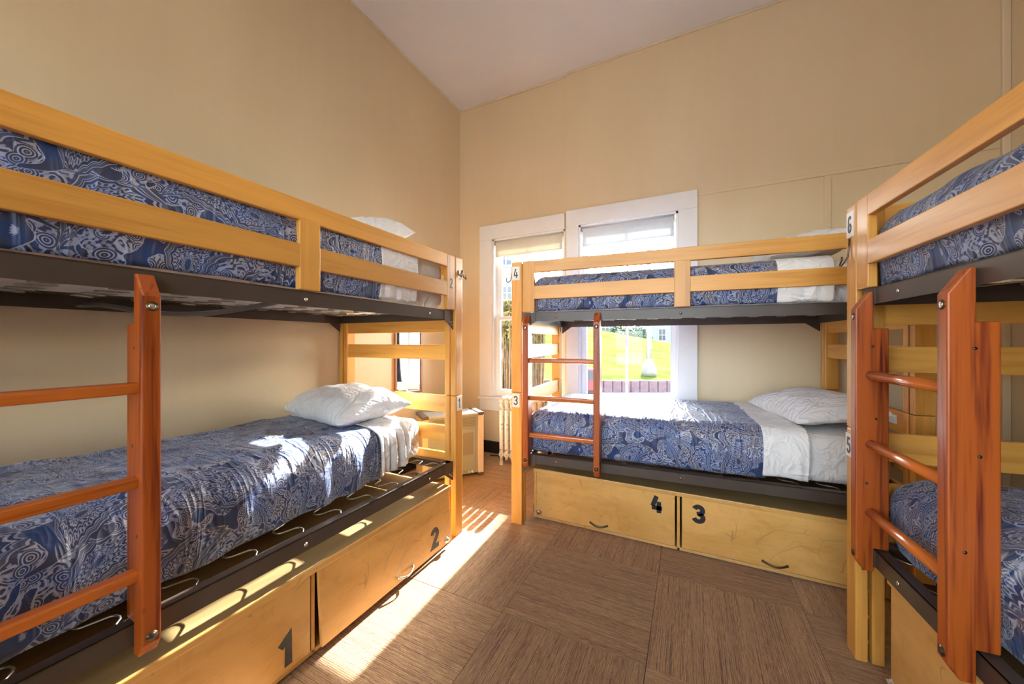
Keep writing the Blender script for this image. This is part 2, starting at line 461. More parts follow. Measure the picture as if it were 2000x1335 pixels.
# ------------------------------------------------------------------ mesh helpers
class MB:
    def __init__(self):
        self.v, self.f, self.sm, self.uv = [], [], [], {}
    def box(self, a, b):
        (x0, y0, z0), (x1, y1, z1) = a, b
        n = len(self.v)
        self.v += [(x0, y0, z0), (x1, y0, z0), (x1, y1, z0), (x0, y1, z0), (x0, y0, z1), (x1, y0, z1), (x1, y1, z1), (x0, y1, z1)]
        for q in ((0, 3, 2, 1), (4, 5, 6, 7), (0, 1, 5, 4), (1, 2, 6, 5), (2, 3, 7, 6), (3, 0, 4, 7)):
            self.f.append([n + k for k in q]); self.sm.append(False)
        return self
    def prism(self, pts, axis, a, b):
        """outline in the two other axes (in xyz order), drawn out along axis from a to b"""
        n = len(self.v); k = len(pts)
        for t in (a, b):
            for p in pts:
                q = list(p); q.insert(axis, t); self.v.append(tuple(q))
        self.f.append([n + i for i in range(k)][::-1]); self.sm.append(False)
        self.f.append([n + k + i for i in range(k)]); self.sm.append(False)
        for i in range(k):
            j = (i + 1) % k
            self.f.append([n + i, n + j, n + k + j, n + k + i]); self.sm.append(False)
        return self
    def tube(self, path, r, seg=8, closed=False, radii=None):
        path = [Vector(p) for p in path]
        n0 = len(self.v); m = len(path)
        up = None
        for i, p in enumerate(path):
            a = path[i - 1] if (i > 0 or closed) else path[i]
            b = path[(i + 1) % m] if (i < m - 1 or closed) else path[i]
            t = (b - a).normalized()
            if up is None:
                up = Vector((0, 0, 1)) if abs(t.z) < 0.9 else Vector((1, 0, 0))
            s = t.cross(up)
            if s.length < 1e-5:
                s = t.cross(Vector((0, 1, 0.01)))
            s.normalize(); up = s.cross(t).normalized()
            rr = radii[i] if radii else r
            for k in range(seg):
                w = 2 * math.pi * k / seg
                self.v.append(tuple(p + (s * math.cos(w) + up * math.sin(w)) * rr))
        rng = m if closed else m - 1
        for i in range(rng):
            for k in range(seg):
                a = n0 + i * seg + k; b = n0 + i * seg + (k + 1) % seg
                c = n0 + ((i + 1) % m) * seg + (k + 1) % seg; d = n0 + ((i + 1) % m) * seg + k
                self.f.append([a, b, c, d]); self.sm.append(True)
        if not closed:
            self.f.append([n0 + k for k in range(seg)][::-1]); self.sm.append(False)
            self.f.append([n0 + (m - 1) * seg + k for k in range(seg)]); self.sm.append(False)
        return self
    def lathe(self, prof, c=(0, 0, 0), seg=24, axis=2):
        n0 = len(self.v)
        for r, h in prof:
            for k in range(seg):
                w = 2 * math.pi * k / seg
                p = [r * math.cos(w), r * math.sin(w)]
                p.insert(axis, h)
                self.v.append((c[0] + p[0], c[1] + p[1], c[2] + p[2]))
        for i in range(len(prof) - 1):
            for k in range(seg):
                a = n0 + i * seg + k; b = n0 + i * seg + (k + 1) % seg
                self.f.append([a, b, b + seg, a + seg]); self.sm.append(True)
        self.f.append([n0 + k for k in range(seg)][::-1]); self.sm.append(False)
        self.f.append([n0 + (len(prof) - 1) * seg + k for k in range(seg)]); self.sm.append(False)
        return self
    def grid(self, rows, uvs=None, smooth=True):
        n0 = len(self.v); nr, nc = len(rows), len(rows[0])
        for r in rows:
            self.v += [tuple(p) for p in r]
        for i in range(nr - 1):
            for j in range(nc - 1):
                idx = [(i, j), (i, j + 1), (i + 1, j + 1), (i + 1, j)]
                self.f.append([n0 + a * nc + b for a, b in idx]); self.sm.append(smooth)
                if uvs:
                    self.uv[len(self.f) - 1] = [uvs[a][b] for a, b in idx]
        return self
    def mesh(self, name, mat):
        me = bpy.data.meshes.new(name)
        me.from_pydata(self.v, [], self.f)
        me.polygons.foreach_set('use_smooth', self.sm)
        if self.uv:
            ul = me.uv_layers.new(name='UVMap')
            for p in me.polygons:
                for k, li in enumerate(p.loop_indices):
                    ul.data[li].uv = self.uv[p.index][k]
        me.materials.append(mat)
        me.update()
        return me
    def build(self, name, mat, parent=None, bevel=0.0, seg=2):
        o = bpy.data.objects.new(name, self.mesh(name, mat))
        COL.objects.link(o)
        if parent is not None:
            o.parent = parent
        if bevel:
            add_bevel(o, bevel, seg)
        return o

def add_bevel(o, w, seg=2):
    b = o.modifiers.new('bevel', 'BEVEL')
    b.width = w; b.segments = seg; b.limit_method = 'ANGLE'; b.angle_limit = math.radians(40)

def link_mesh(name, me, parent=None, bevel=0.0):
    o = bpy.data.objects.new(name, me)
    COL.objects.link(o)
    if parent is not None:
        o.parent = parent
    if bevel:
        add_bevel(o, bevel)
    return o

def tag(o, label, cat, group=None):
    o['label'] = label; o['category'] = cat
    if group:
        o['group'] = group
    return o

def struct(o, label=None, cat=None):
    o['kind'] = 'structure'
    if label:
        o['label'] = label
    if cat:
        o['category'] = cat
    return o

def empty(name, loc=(0, 0, 0), rz=0.0):
    o = bpy.data.objects.new(name, None)
    o.empty_display_size = 0.1
    COL.objects.link(o)
    o.location = loc
    o.rotation_euler = (0, 0, rz)
    return o

def arc(cx, cy, rx, ry, a0, a1, n=10):
    return [(cx + rx * math.cos(math.radians(a0 + (a1 - a0) * i / n)), cy + ry * math.sin(math.radians(a0 + (a1 - a0) * i / n))) for i in range(n + 1)]

# digits drawn as thick strokes in a box 0.6 wide and 1 high
DIGITS = {
    '1': [[(0.10, 0.72), (0.36, 0.93), (0.36, 0.0)]],
    '2': [arc(0.31, 0.70, 0.21, 0.21, 175, -38, 12) + [(0.10, 0.09), (0.58, 0.09)]],
    '3': [arc(0.28, 0.71, 0.21, 0.20, 165, -80, 12) + arc(0.28, 0.29, 0.23, 0.21, 80, -165, 12)],
    '4': [[(0.30, 0.98), (0.08, 0.36)], [(0.03, 0.28), (0.60, 0.28)], [(0.43, 0.66), (0.43, 0.0)]],
    '5': [[(0.54, 0.91), (0.14, 0.91), (0.12, 0.54)] + arc(0.28, 0.30, 0.24, 0.25, 110, -160, 14)],
    '6': [arc(0.30, 0.28, 0.19, 0.20, 0, 360, 20), [(0.11, 0.30), (0.11, 0.66)] + arc(0.30, 0.70, 0.19, 0.20, 170, 25, 10)],
}
def digit_mb(ch, h, weight, to3d, wscale=1.0):
    """to3d(u, v, t): u across, v up, t out of the surface"""
    mb = MB()
    for line in DIGITS[ch]:
        n = len(line)
        L, R = [], []
        for i, p in enumerate(line):
            a = Vector(line[max(i - 1, 0)]); b = Vector(line[min(i + 1, n - 1)]); q = Vector(p)
            t1 = (q - a).normalized() if i > 0 else (b - q).normalized()
            t2 = (b - q).normalized() if i < n - 1 else t1
            t = (t1 + t2)
            t = t.normalized() if t.length > 1e-4 else t1
            nrm = Vector((-t.y, t.x))
            k = 1.0 / max(0.5, nrm.dot(Vector((-t1.y, t1.x))))
            L.append(q + nrm * weight / 2 * k); R.append(q - nrm * weight / 2 * k)
        n0 = len(mb.v)
        for lv in (0.0, 0.0012):
            for q in L + R:
                mb.v.append(tuple(to3d((q.x - 0.3) * h * wscale, (q.y - 0.5) * h, lv)))
        for i in range(n - 1):
            a, b, c, d = i, i + 1, n + i + 1, n + i
            T = 2 * n
            for q in ((a, b, c, d), (T + d, T + c, T + b, T + a), (a, b, T + b, T + a), (d, c, T + c, T + d)):
                mb.f.append([n0 + k for k in q]); mb.sm.append(False)
    return mb

# ------------------------------------------------------------------ the room
XL, XR, YB, YS, YF, ZC = -2.347, 1.79, 3.415, 3.389, -1.45, 3.818     # left, right, back (left part), back (right part), front, ceiling
XJ = -1.078                                                           # where the back wall steps forward
WT = 0.16

floor = struct(MB().box((XL - .2, YF - .2, -0.15), (XR + .2, YB + .16, -0.006)).build('floor', M['black_base']))
T = 0.603
x0, y0 = -0.145, 1.415
tile_me = MB().box((-T / 2 + .0008, -T / 2 + .0008, -0.006), (T / 2 - .0008, T / 2 - .0008, 0.0)).mesh('carpet_tile', M['carpet'])
i0 = math.floor((XL - x0) / T); i1 = math.ceil((XR - x0) / T)
j0 = math.floor((YF - y0) / T); j1 = math.ceil((YB - y0) / T)
for i in range(i0, i1):
    for j in range(j0, j1):
        t = link_mesh('carpet_tile', tile_me, floor, 0.0015)
        t.location = (x0 + (i + .5) * T, y0 + (j + .5) * T, 0.0)
        t.rotation_euler = (0, 0, 0 if (i + j) % 2 == 1 else math.pi / 2)

ceil = struct(MB().box((XL - .2, YF - .2, ZC), (XR + .2, YB + .2, ZC + .12)).build('ceiling', M['ceiling']))
struct(MB().box((XL - WT, YF - WT, -0.1), (XL, YB + WT, ZC)).build('wall_left', M['wall']))
struct(MB().box((XR, YF - WT, -0.1), (XR + WT, YB + WT, ZC)).build('wall_right', M['wall']))
FILL_WINDOWS = {3: (-2.05, -0.72), 4: (-0.42, 0.86)}  # unseen rear windows, added so daylight fills the room from behind
RZ0, RZ1 = 0.62, 2.75
wf = MB()
xs_ = [XL, -2.05, -0.72, -0.42, 0.86, XR]
for i in (0, 2, 4):
    wf.box((xs_[i], YF - WT, -0.1), (xs_[i + 1], YF, ZC))
for i in (1, 3):
    wf.box((xs_[i], YF - WT, -0.1), (xs_[i + 1], YF, RZ0)).box((xs_[i], YF - WT, RZ1), (xs_[i + 1], YF, ZC))
struct(wf.build('wall_front', M['wall']))
for k, (xa, xb) in FILL_WINDOWS.items():
    fr = MB()
    for (p, q, r0, r1) in ((xa - .12, xa, RZ0 - .12, RZ1 + .12), (xb, xb + .12, RZ0 - .12, RZ1 + .12), (xa, xb, RZ1, RZ1 + .12), (xa, xb, RZ0 - .12, RZ0)):
        fr.box((p, YF, r0), (q, YF + .022, r1))
    root_ = struct(fr.build('window_%d' % k, M['white_trim'], None, .003))
    sa = MB()
    zm_ = (RZ0 + RZ1) / 2
    for (p, q, r0, r1) in ((xa, xa + .05, RZ0, RZ1), (xb - .05, xb, RZ0, RZ1), (xa, xb, RZ0, RZ0 + .07), (xa, xb, RZ1 - .05, RZ1), (xa, xb, zm_ - .02, zm_ + .02)):
        sa.box((p, YF - .09, r0), (q, YF - .05, r1))
    sash_ = sa.build('sash', M['sash'], root_)
    MB().box((xa + .05, YF - .072, RZ0 + .07), (xb - .05, YF - .068, RZ1 - .05)).build('pane', M['glass'], sash_)

# openings of the two windows
WIN = {1: dict(x0=-1.922, x1=-1.10, z0=0.60, z1=2.312, y=YB), 2: dict(x0=-0.957, x1=-0.088, z0=0.60, z1=2.320, y=YS)}
wb = MB()
a, b_ = WIN[1], WIN[2]
wb.box((XL, YB, -0.1), (a['x0'], YB + WT, ZC))
wb.box((a['x0'], YB, -0.1), (a['x1'], YB + WT, a['z0']))
wb.box((a['x0'], YB, a['z1']), (a['x1'], YB + WT, ZC))
wb.box((a['x1'], YB, -0.1), (XJ, YB + WT, ZC))
wb.box((XJ, YS, -0.1), (b_['x0'], YB + WT, ZC))
wb.box((b_['x0'], YS, -0.1), (b_['x1'], YB + WT, b_['z0']))
wb.box((b_['x0'], YS, b_['z1']), (b_['x1'], YB + WT, ZC))
wb.box((b_['x1'], YS, -0.1), (XR, YB + WT, ZC))
struct(wb.build('wall_back', M['wall']))

# trims
struct(MB().box((XL, YB - .016, ZC - .016), (XJ, YB, ZC)).build('trim_1', M['cream_trim'], None, .004))
struct(MB().box((XJ, YS - .016, ZC - .016), (XR, YS, ZC)).build('trim_2', M['cream_trim'], None, .004))
struct(MB().box((XL, YF, ZC - .016), (XL + .016, YB - .016, ZC)).build('trim_3', M['cream_trim'], None, .004))
struct(MB().box((0.06, YS - .008, 2.418), (XR - .04, YS, 2.447)).build('trim_4', M['wall'], None, .003))
struct(MB().box((0.884, YS - .011, 0.0), (0.926, YS, 2.418)).build('trim_5', M['wall'], None, .004))
struct(MB().box((1.752, YS - .020, 0.0), (XR, YS, ZC - .016)).build('trim_6', M['cream_trim'], None, .006))
struct(MB().box((XL, YB - .016, 0.0), (XJ, YB, 0.128)).build('baseboard_back_left', M['black_base'], None, .004))
struct(MB().box((XJ, YS - .016, 0.0), (1.752, YS, 0.128)).build('baseboard_back_right', M['black_base'], None, .004))
struct(MB().box((XL, YF, 0.0), (XL + .016, YB - .016, 0.128)).build('baseboard_left', M['black_base'], None, .004))
struct(MB().box((XR - .016, YF, 0.0), (XR, YS - .02, 0.128)).build('baseboard_right', M['black_base'], None, .004))
# a plain closed door in the wall behind the camera
dr = struct(MB().box((1.06, YF, 0.0), (1.70, YF + .035, 2.05)).build('door_1', M['white_trim'], None, .004))
MB().box((0.99, YF, 0.0), (1.06, YF + .02, 2.12)).box((1.70, YF, 0.0), (1.77, YF + .02, 2.12)).box((1.06, YF, 2.05), (1.70, YF + .02, 2.12)).build('door_frame', M['white_trim'], dr, .003)
MB().lathe([(0.0, .0), (.028, .004), (.012, .02), (.012, .04), (.03, .055), (.026, .075), (0.0, .08)], (1.13, YF + .033, 0.98), 16, 1).build('door_handle', M['chrome'], dr)

def window(k, casing_left, casing_right, casing_top):
    w = WIN[k]
    X0, X1, Z0, Z1, Y = w['x0'], w['x1'], w['z0'], w['z1'], w['y']
    root = struct(MB().box((X0, Y + .0, Z0 - .03), (X1, Y + WT + .05, Z0 + .012)).build('window_%d' % k, M['white_trim'], None, .003))
    # casing boards
    if casing_left:
        MB().box((X0 - casing_left, Y - .022, Z0 + .012), (X0, Y, Z1)).build('casing', M['white_trim'], root, .003)
    if casing_right:
        MB().box((X1, Y - .022, Z0 + .012), (X1 + casing_right, Y, Z1)).build('casing', M['white_trim'], root, .003)
    MB().box((X0 - casing_left, Y - .024, Z1), (X1 + casing_right, Y, Z1 + casing_top)).build('casing', M['white_trim'], root, .003)
    # stool and apron
    MB().box((X0 - casing_left - .01, Y - .05, Z0 - .018), (X1 + casing_right, Y, Z0 + .012)).build('window_sill', M['white_trim'], root, .005)
    MB().box((X0 - casing_left, Y - .02, Z0 - .14), (X1 + casing_right, Y, Z0 - .018)).build('apron', M['white_trim'], root, .003)
    # jamb lining
    MB().box((X0, Y, Z0), (X0 + .018, Y + WT, Z1)).build('jamb', M['white_trim'], root)
    MB().box((X1 - .018, Y, Z0), (X1, Y + WT, Z1)).build('jamb', M['white_trim'], root)
    MB().box((X0, Y, Z1 - .018), (X1, Y + WT, Z1)).build('jamb', M['white_trim'], root)
    zm = 1.46
    for nm, ya, za, zb, low in (('lower', Y + .055, Z0 + .012, zm + .02, True), ('upper', Y + .095, zm - .02, Z1 - .018, False)):
        xa, xb = X0 + .018, X1 - .018
        s = .045
        bt = .075 if low else .04
        tp = .04 if low else .05
        mb = MB()
        mb.box((xa, ya, za), (xa + s, ya + .036, zb)).box((xb - s, ya, za), (xb, ya + .036, zb))
        mb.box((xa + s, ya, za), (xb - s, ya + .036, za + bt)).box((xa + s, ya, zb - tp), (xb - s, ya + .036, zb))
        sash = mb.build('sash', M['sash'], root, .003)
        mx = (X0 + X1) / 2
        MB().box((mx - .010, ya + .006, za + bt), (mx + .010, ya + .030, zb - tp)).build('muntin', M['sash'], sash)
        for p0, p1 in ((xa + s, mx - .010), (mx + .010, xb - s)):
            MB().box((p0, ya + .016, za + bt), (p1, ya + .020, zb - tp)).build('pane', M['glass'], sash)
    return root
window(1, .152, 0.0, .152)
window(2, .118, .147, .150)

def blind(k, X0, X1, z_top, z_bot, mat, label):
    Y = WIN[k]['y'] + .028
    r = empty('roller_blind', ((X0 + X1) / 2, Y, z_bot))
    hw = (X1 - X0) / 2; h = z_top - z_bot
    MB().tube([(-hw, 0.0, h - .018), (hw, 0.0, h - .018)], .018, 16).build('roller', mat, r)
    MB().box((-hw + .01, -.0195, .012), (hw - .01, -.0180, h - .018)).build('cloth', mat, r)
    MB().box((-hw + .01, -.0225, .0), (hw - .01, -.0145, .016)).build('hem_bar', mat, r, .002)
    for s in (-1, 1):
        MB().box((s * hw - .004, -.02, h - .04), (s * hw + .004, .02, h)).build('bracket', M['chrome'], r)
    return tag(r, label, 'blind', 'roller blinds')
blind(1, -1.898, -1.122, 2.290, 2.118, M['blind_cream'], 'cream roller blind pulled a little way down the window nearest the corner')
blind(2, -0.930, -0.112, 2.298, 2.112, M['blind_white'], 'cool white roller blind at the top of the window behind the bunk numbered four')

# mirror on the left wall behind the head of the near bunk
mr = empty('wall_mirror', (XL + .001, 2.571, 0.715))
MB().box((0, -.155, .024), (.010, .155, .676)).build('glass', M['mirror'], mr)
for s in (-1, 1):
    MB().box((0, s * .179 - (.024 if s > 0 else 0), 0), (.018, s * .179 + (.024 if s < 0 else 0), .70)).build('frame_stile', M['mirror_frame'], mr, .003)
for z in (0, .676):
    MB().box((0, -.155, z), (.018, .155, z + .024)).build('frame_rail', M['mirror_frame'], mr, .003)
tag(mr, 'narrow wood-framed mirror on the wall seen between the slats of the left bunk', 'mirror')

# ceiling lamp added as fill light, unseen behind the camera
lampm, lnt, lb = new_mat('added_opal_lamp_glass')
lb.inputs['Base Color'].default_value = (0.9, 0.85, 0.75, 1)
lb.inputs['Emission Color'].default_value = (1.0, 0.80, 0.56, 1)
lb.inputs['Emission Strength'].default_value = 1.0
lampm.cycles.emission_sampling = 'NONE'
lp = empty('added_ceiling_lamp', (-0.25, -0.35, ZC))
MB().lathe([(0.0, 0.0), (.17, 0.0), (.17, -.03), (.0, -.03)], (0, 0, 0), 32).build('base', M['chrome'], lp)
MB().lathe([(.15, -.03), (.17, -.06), (.15, -.11), (.09, -.145), (.0, -.155)], (0, 0, 0), 32).build('shade', lampm, lp)
ld = bpy.data.lights.new('fill_lamp_light', 'POINT')
ld.energy = FILL_LAMP_WATTS
ld.color = (1.0, 0.83, 0.62)
ld.shadow_soft_size = 0.18
lo = bpy.data.objects.new('fill_lamp_light', ld)
COL.objects.link(lo)
lo.parent = lp
lo.location = (0, 0, -.36)
tag(lp, 'round opal glass ceiling lamp, added out of view as fill light', 'lamp')

# ------------------------------------------------------------------ bunk beds
L, W, H, SEAM = 2.0528, 1.0415, 1.7255, 0.867
PW = .073

def spring_mesh():
    pts = []
    n = 17
    y0, y1 = .045, W - .045
    for i in range(n):
        yc = y0 + (y1 - y0) * i / (n - 1)
        s = 1 if i % 2 else -1
        hw = .034
        if i in (0, n - 1):
            pts += [(0, yc, .0)]
            continue
        for a in (-70, -35, 0, 35, 70):
            r = math.radians(a)
            pts.append((s * (hw - .014 + .016 * math.cos(r)), yc + .024 * math.sin(r), -.003))
    return MB().tube(pts, .0030, 6).mesh('spring', M['wire'])
SPRING = spring_mesh()

def bracket_mesh(sx, sy, zt):
    x = .080 if sx < 0 else L - .080
    d = 1 if sx < 0 else -1
    y = .016 if sy < 0 else W - .016 - .004
    pts = [(x, zt), (x + d * .085, zt), (x + d * .085, zt - .058), (x, zt - .118)]
    mb = MB().prism(pts, 1, y, y + .004)
    xs = [x + d * .014, x + d * .014, x + d * .03]
    return mb, d, x, y

def make_bed(origin, rz, label, numbers, ends):
    root = empty('bunk_bed', (origin[0], origin[1], 0), rz)
    tag(root, label, 'bunk bed', 'wooden bunk beds with steel bed frames')
    posts = {}
    for sx in (-1, 1):
        xa, xb = (0, PW) if sx < 0 else (L - PW, L)
        for sy in (-1, 1):
            for nm, z0, z1 in (('low', 0.0, SEAM - .0012), ('up', SEAM + .0012, H)):
                mb = MB()
                for ya, yb in ((0, .037), (.048, .085)):
                    if sy > 0:
                        ya, yb = W - yb, W - ya
                    mb.box((xa, ya, z0), (xb, yb, z1))
                ga, gb = (.037, .048) if sy < 0 else (W - .048, W - .037)
                zz = z0 + .06
                while zz < z1 - .03:
                    mb.box((xa + .02, ga, zz), (xb - .02, gb, zz + .014))
                    zz += .095
                posts[(sx, sy, nm)] = mb.build('post', M['maple_z'], root, .004)
    # slats between the posts of each end
    for sx in (-1, 1):
        xa, xb = (.036, .060) if sx < 0 else (L - .060, L - .036)
        zs = [(1.262, 1.340), (1.088, 1.183), (.757, .863), (.575, .673), (.405, .505)]
        if sx in ends:
            zs.append((1.625, 1.708))
        for z0, z1 in zs:
            MB().box((xa, .080, z0), (xb, W - .080, z1)).build('slat', M['maple_y'], root, .003)
    # guard rail of the upper bunk
    for z0, z1 in ((1.650, 1.7252), (1.477, 1.563)):
        MB().box((.150, .001, z0), (L - .150, .025, z1)).build('guard_rail', M['maple_x'], root, .003)
    for xa, xb, z1 in ((.082, .160, 1.7250), (L - .160, L - .082, 1.7250), (.985, 1.068, 1.655)):
        up = MB().box((xa, .0, 1.395), (xb, .028, z1)).build('rail_upright', M['maple_z'], root, .003)
    for xa, xb in ((.068, .086), (L - .086, L - .068)):
        MB().box((xa, .012, 1.40), (xb, .034, 1.715)).build('rail_tongue', M['maple_z'], root)
    # steel frames
    for zt in (1.393, .466):
        xa, xb = .085, L - .085
        for ya, yb, yi in ((.020, .024, .058), (W - .024, W - .020, W - .058)):
            mb = MB().box((xa, ya, zt - .058), (xb, yb, zt))
            mb.box((xa, min(ya, yi), zt - .004), (xb, max(yb, yi), zt))
            rail = mb.build('side_rail', M['steel'], root)
            for bx in (.30, 1.02, L - .30):
                s = -1 if ya < .5 else 1
                yy = ya - .004 if s < 0 else yb
                MB().lathe([(0, 0), (.008, .001), (.006, .004), (0, .0045)], (bx, yy, zt - .032), 10, 1).build('bolt', M['chrome'], rail)
        for x in (xa, xb - .004):
            d = .035 if x < 1 else -.035
            mb = MB().box((x, .024, zt - .058), (x + .004, W - .024, zt))
            mb.box((min(x, x + d), .024, zt - .004), (max(x, x + d), W - .024, zt))
            mb.build('end_rail', M['steel'], root)
        for sx in (-1, 1):
            for sy in (-1, 1):
                mb, d, x, y = bracket_mesh(sx, sy, zt)
                br = mb.build('bracket', M['steel'], root)
                for qx, qz in ((.012, .088), (.024, .078), (.012, .070), (.036, .068)):
                    yy = y - .0025 if sy < 0 else y + .004
                    MB().lathe([(0, 0), (.0045, .0004), (.004, .002), (0, .0025)], (x + d * qx, yy, zt - qz), 8, 1).build('rivet', M['chrome'], br)
        for i in range(11):
            s = link_mesh('spring', SPRING, root)
            s.location = (.17 + (L - .34) * i / 10, 0, zt - .006)
    # number plates on the posts
    for (sx, sy, nm), ch, dx, z, h, plate in numbers:
        po = posts[(sx, sy, nm)]
        xc = (PW / 2 if sx < 0 else L - PW / 2) + dx
        if plate:
            MB().box((xc - .026, -.0022, z - h * .72), (xc + .026, 0.0, z + h * .72)).build('number_plate', M['plate'], po)
        digit_mb(ch, h, .15, lambda u, v, t: (xc + u, -.0022 - t, z + v), 0.8).build('number', M['grey_paint'], po)
    return root, posts

def hook(post, x, y, z, dirx, s=1.0):
    """wire coat hook screwed to the outside of a post"""
    pts = [(x, y - .002, z), (x, y - .004, z - .03 * s), (x + dirx * .004, y - .006, z - .055 * s)]
    for i in range(9):
        a = math.pi * i / 8
        pts.append((x + dirx * (.018 * s - .018 * s * math.cos(a)) + dirx * .004, y - .008 - .012 * math.sin(a), z - .058 * s - .022 * s * math.sin(a)))
    pts.append((pts[-1][0], pts[-1][1], pts[-1][2] + .014))
    return MB().tube(pts, .0032, 8).build('hook', M['bronze'], post)

ra, rb, rc = -0.0085, 0.0663, 0.0559
A_far = Vector((-1.2929, 1.9092)); B_o = Vector((-1.0614, 2.141)); C_o = Vector((0.5571, 1.8647))
A_o = A_far + Vector((-math.sin(ra), -math.cos(ra))) * L
BEDS = {'A': (A_o, math.pi / 2 - ra), 'B': (B_o, rb), 'C': (C_o, -(math.pi / 2 - rc))}

bedA, pA = make_bed(*BEDS['A'], 'maple bunk bed along the left wall, numbered one and two',
                    [((1, -1, 'low'), '1', 0.0, .818, .062, True)], (1,))
digit_mb('2', .062, .15, lambda u, v, t: (L - .121 + u, -.0005 - t, 1.555 + v), 0.8).build('number', M['grey_paint'], bedA)
hook(pA[(1, -1, 'up')], L - .004, 0.0, 1.655, 1, .7)
hook(pA[(1, -1, 'up')], L - .05, 0.0, 1.645, 1, .5)
bedB, pB = make_bed(*BEDS['B'], 'maple bunk bed in front of the windows, numbered three and four',
                    [((-1, -1, 'up'), '4', -.004, 1.652, .062, True), ((-1, -1, 'low'), '3', -.004, .815, .062, True)], (1,))
hook(pB[(-1, -1, 'up')], -.002, 0.012, 1.660, -1, .8)
bedC, pC = make_bed(*BEDS['C'], 'maple bunk bed along the right wall, numbered six',
                    [((-1, -1, 'up'), '6', -.004, 1.655, .068, True), ((-1, -1, 'low'), '5', -.012, .80, .062, True)], (-1,))
hook(pC[(-1, -1, 'up')], .03, 0.0, 1.60, -1, 1.25)
# label plate on a slat at the right end of the window bunk
MB().box((L - .0625, .16, .795), (L - .0605, .34, .838)).build('label_plate', M['plate'], bedB)
for k in range(3):
    MB().box((L - .0632, .17, .803 + k * .011), (L - .0624, .33 - k * .03, .807 + k * .011)).build('print', M['sticker'], bedB)

# curved steel brace under the upper frame of the left bunk
pts = []
for i in range(19):
    t = i / 18
    pts.append((L - 1.10 - .26 * t, .03 + .96 * t, 1.352 - .045 * math.sin(math.pi * min(1, t * 1.15)) + .0))
MB().tube(pts, .0095, 8).build('brace_bar', plain('grey_tube_paint', (.13, .12, .11), .3), bedA)

def bed_pt(k, x, y, z=0.0):
    o, rz = BEDS[k]
    c, s = math.cos(rz), math.sin(rz)
    return (o[0] + c * x - s * y, o[1] + s * x + c * y, z)

# ------------------------------------------------------------------ ladders
def make_ladder(k, x0, x1, label, round_rungs):
    """x0..x1: outer edges along the bed; hooked over both steel frames"""
    zb = .390
    r = empty('bunk_ladder', bed_pt(k, (x0 + x1) / 2, 0, zb), BEDS[k][1])
    hw = (x1 - x0) / 2
    prof = [(-.035, .425), (-.035, 1.318), (.004, 1.378), (.0155, 1.378), (.0155, 1.248), (.056, 1.248), (.056, .472), (.0155, .472), (.0155, .390), (-.012, .390)]
    prof = [(y, z - zb) for y, z in prof]
    for s in (-1, 1):
        a, b = (-hw, -hw + .038) if s < 0 else (hw - .038, hw)
        rail = MB().prism(prof, 0, a, b).build('ladder_rail', M['red_z'], r, .004)
        xc = (a + b) / 2
        for z in (1.292, .442):
            MB().lathe([(0, .0), (.0125, .0005), (.0125, -.0015), (0, -.0015)], (xc, -.035, z - zb), 14, 1).build('bolt_hole', M['bronze'], rail)
            MB().lathe([(0, -.0015), (.0085, -.0018), (.006, -.0035), (0, -.004)], (xc, -.035, z - zb), 12, 1).build('bolt', M['chrome'] if z > 1 else M['bronze'], rail)
        for z, yy in ((1.185, .012), (.93, .02), (.70, -.005)):
            for xf_ in (a, b):
                MB().lathe([(0, -.0012), (.0042, -.001), (.0042, .001), (0, .0012)], (xf_, yy, z - zb), 10, 0).build('screw', M['bronze'], rail)
    for z in (1.082, .839, .598):
        if round_rungs:
            MB().tube([(-hw + .03, .008, z - zb), (hw - .03, .008, z - zb)], .0165, 18).build('rung', M['red_x'], r)
        else:
            MB().box((-hw + .03, -.012, z - .016 - zb), (hw - .03, .026, z + .014 - zb)).build('rung', M['red_x'], r, .009, 3)
    return tag(r, label, 'ladder', 'red stained ladders of the bunk beds')
make_ladder('A', L - 1.958, L - 1.468, 'red stained ladder hooked on the left bunk, its near side cut off by the frame', False)
make_ladder('B', .091, .581, 'red stained ladder beside the post numbered three and four, in front of the windows', False)
make_ladder('C', .128, .621, 'wide red stained ladder with round rungs on the right bunk, nearest the camera', True)

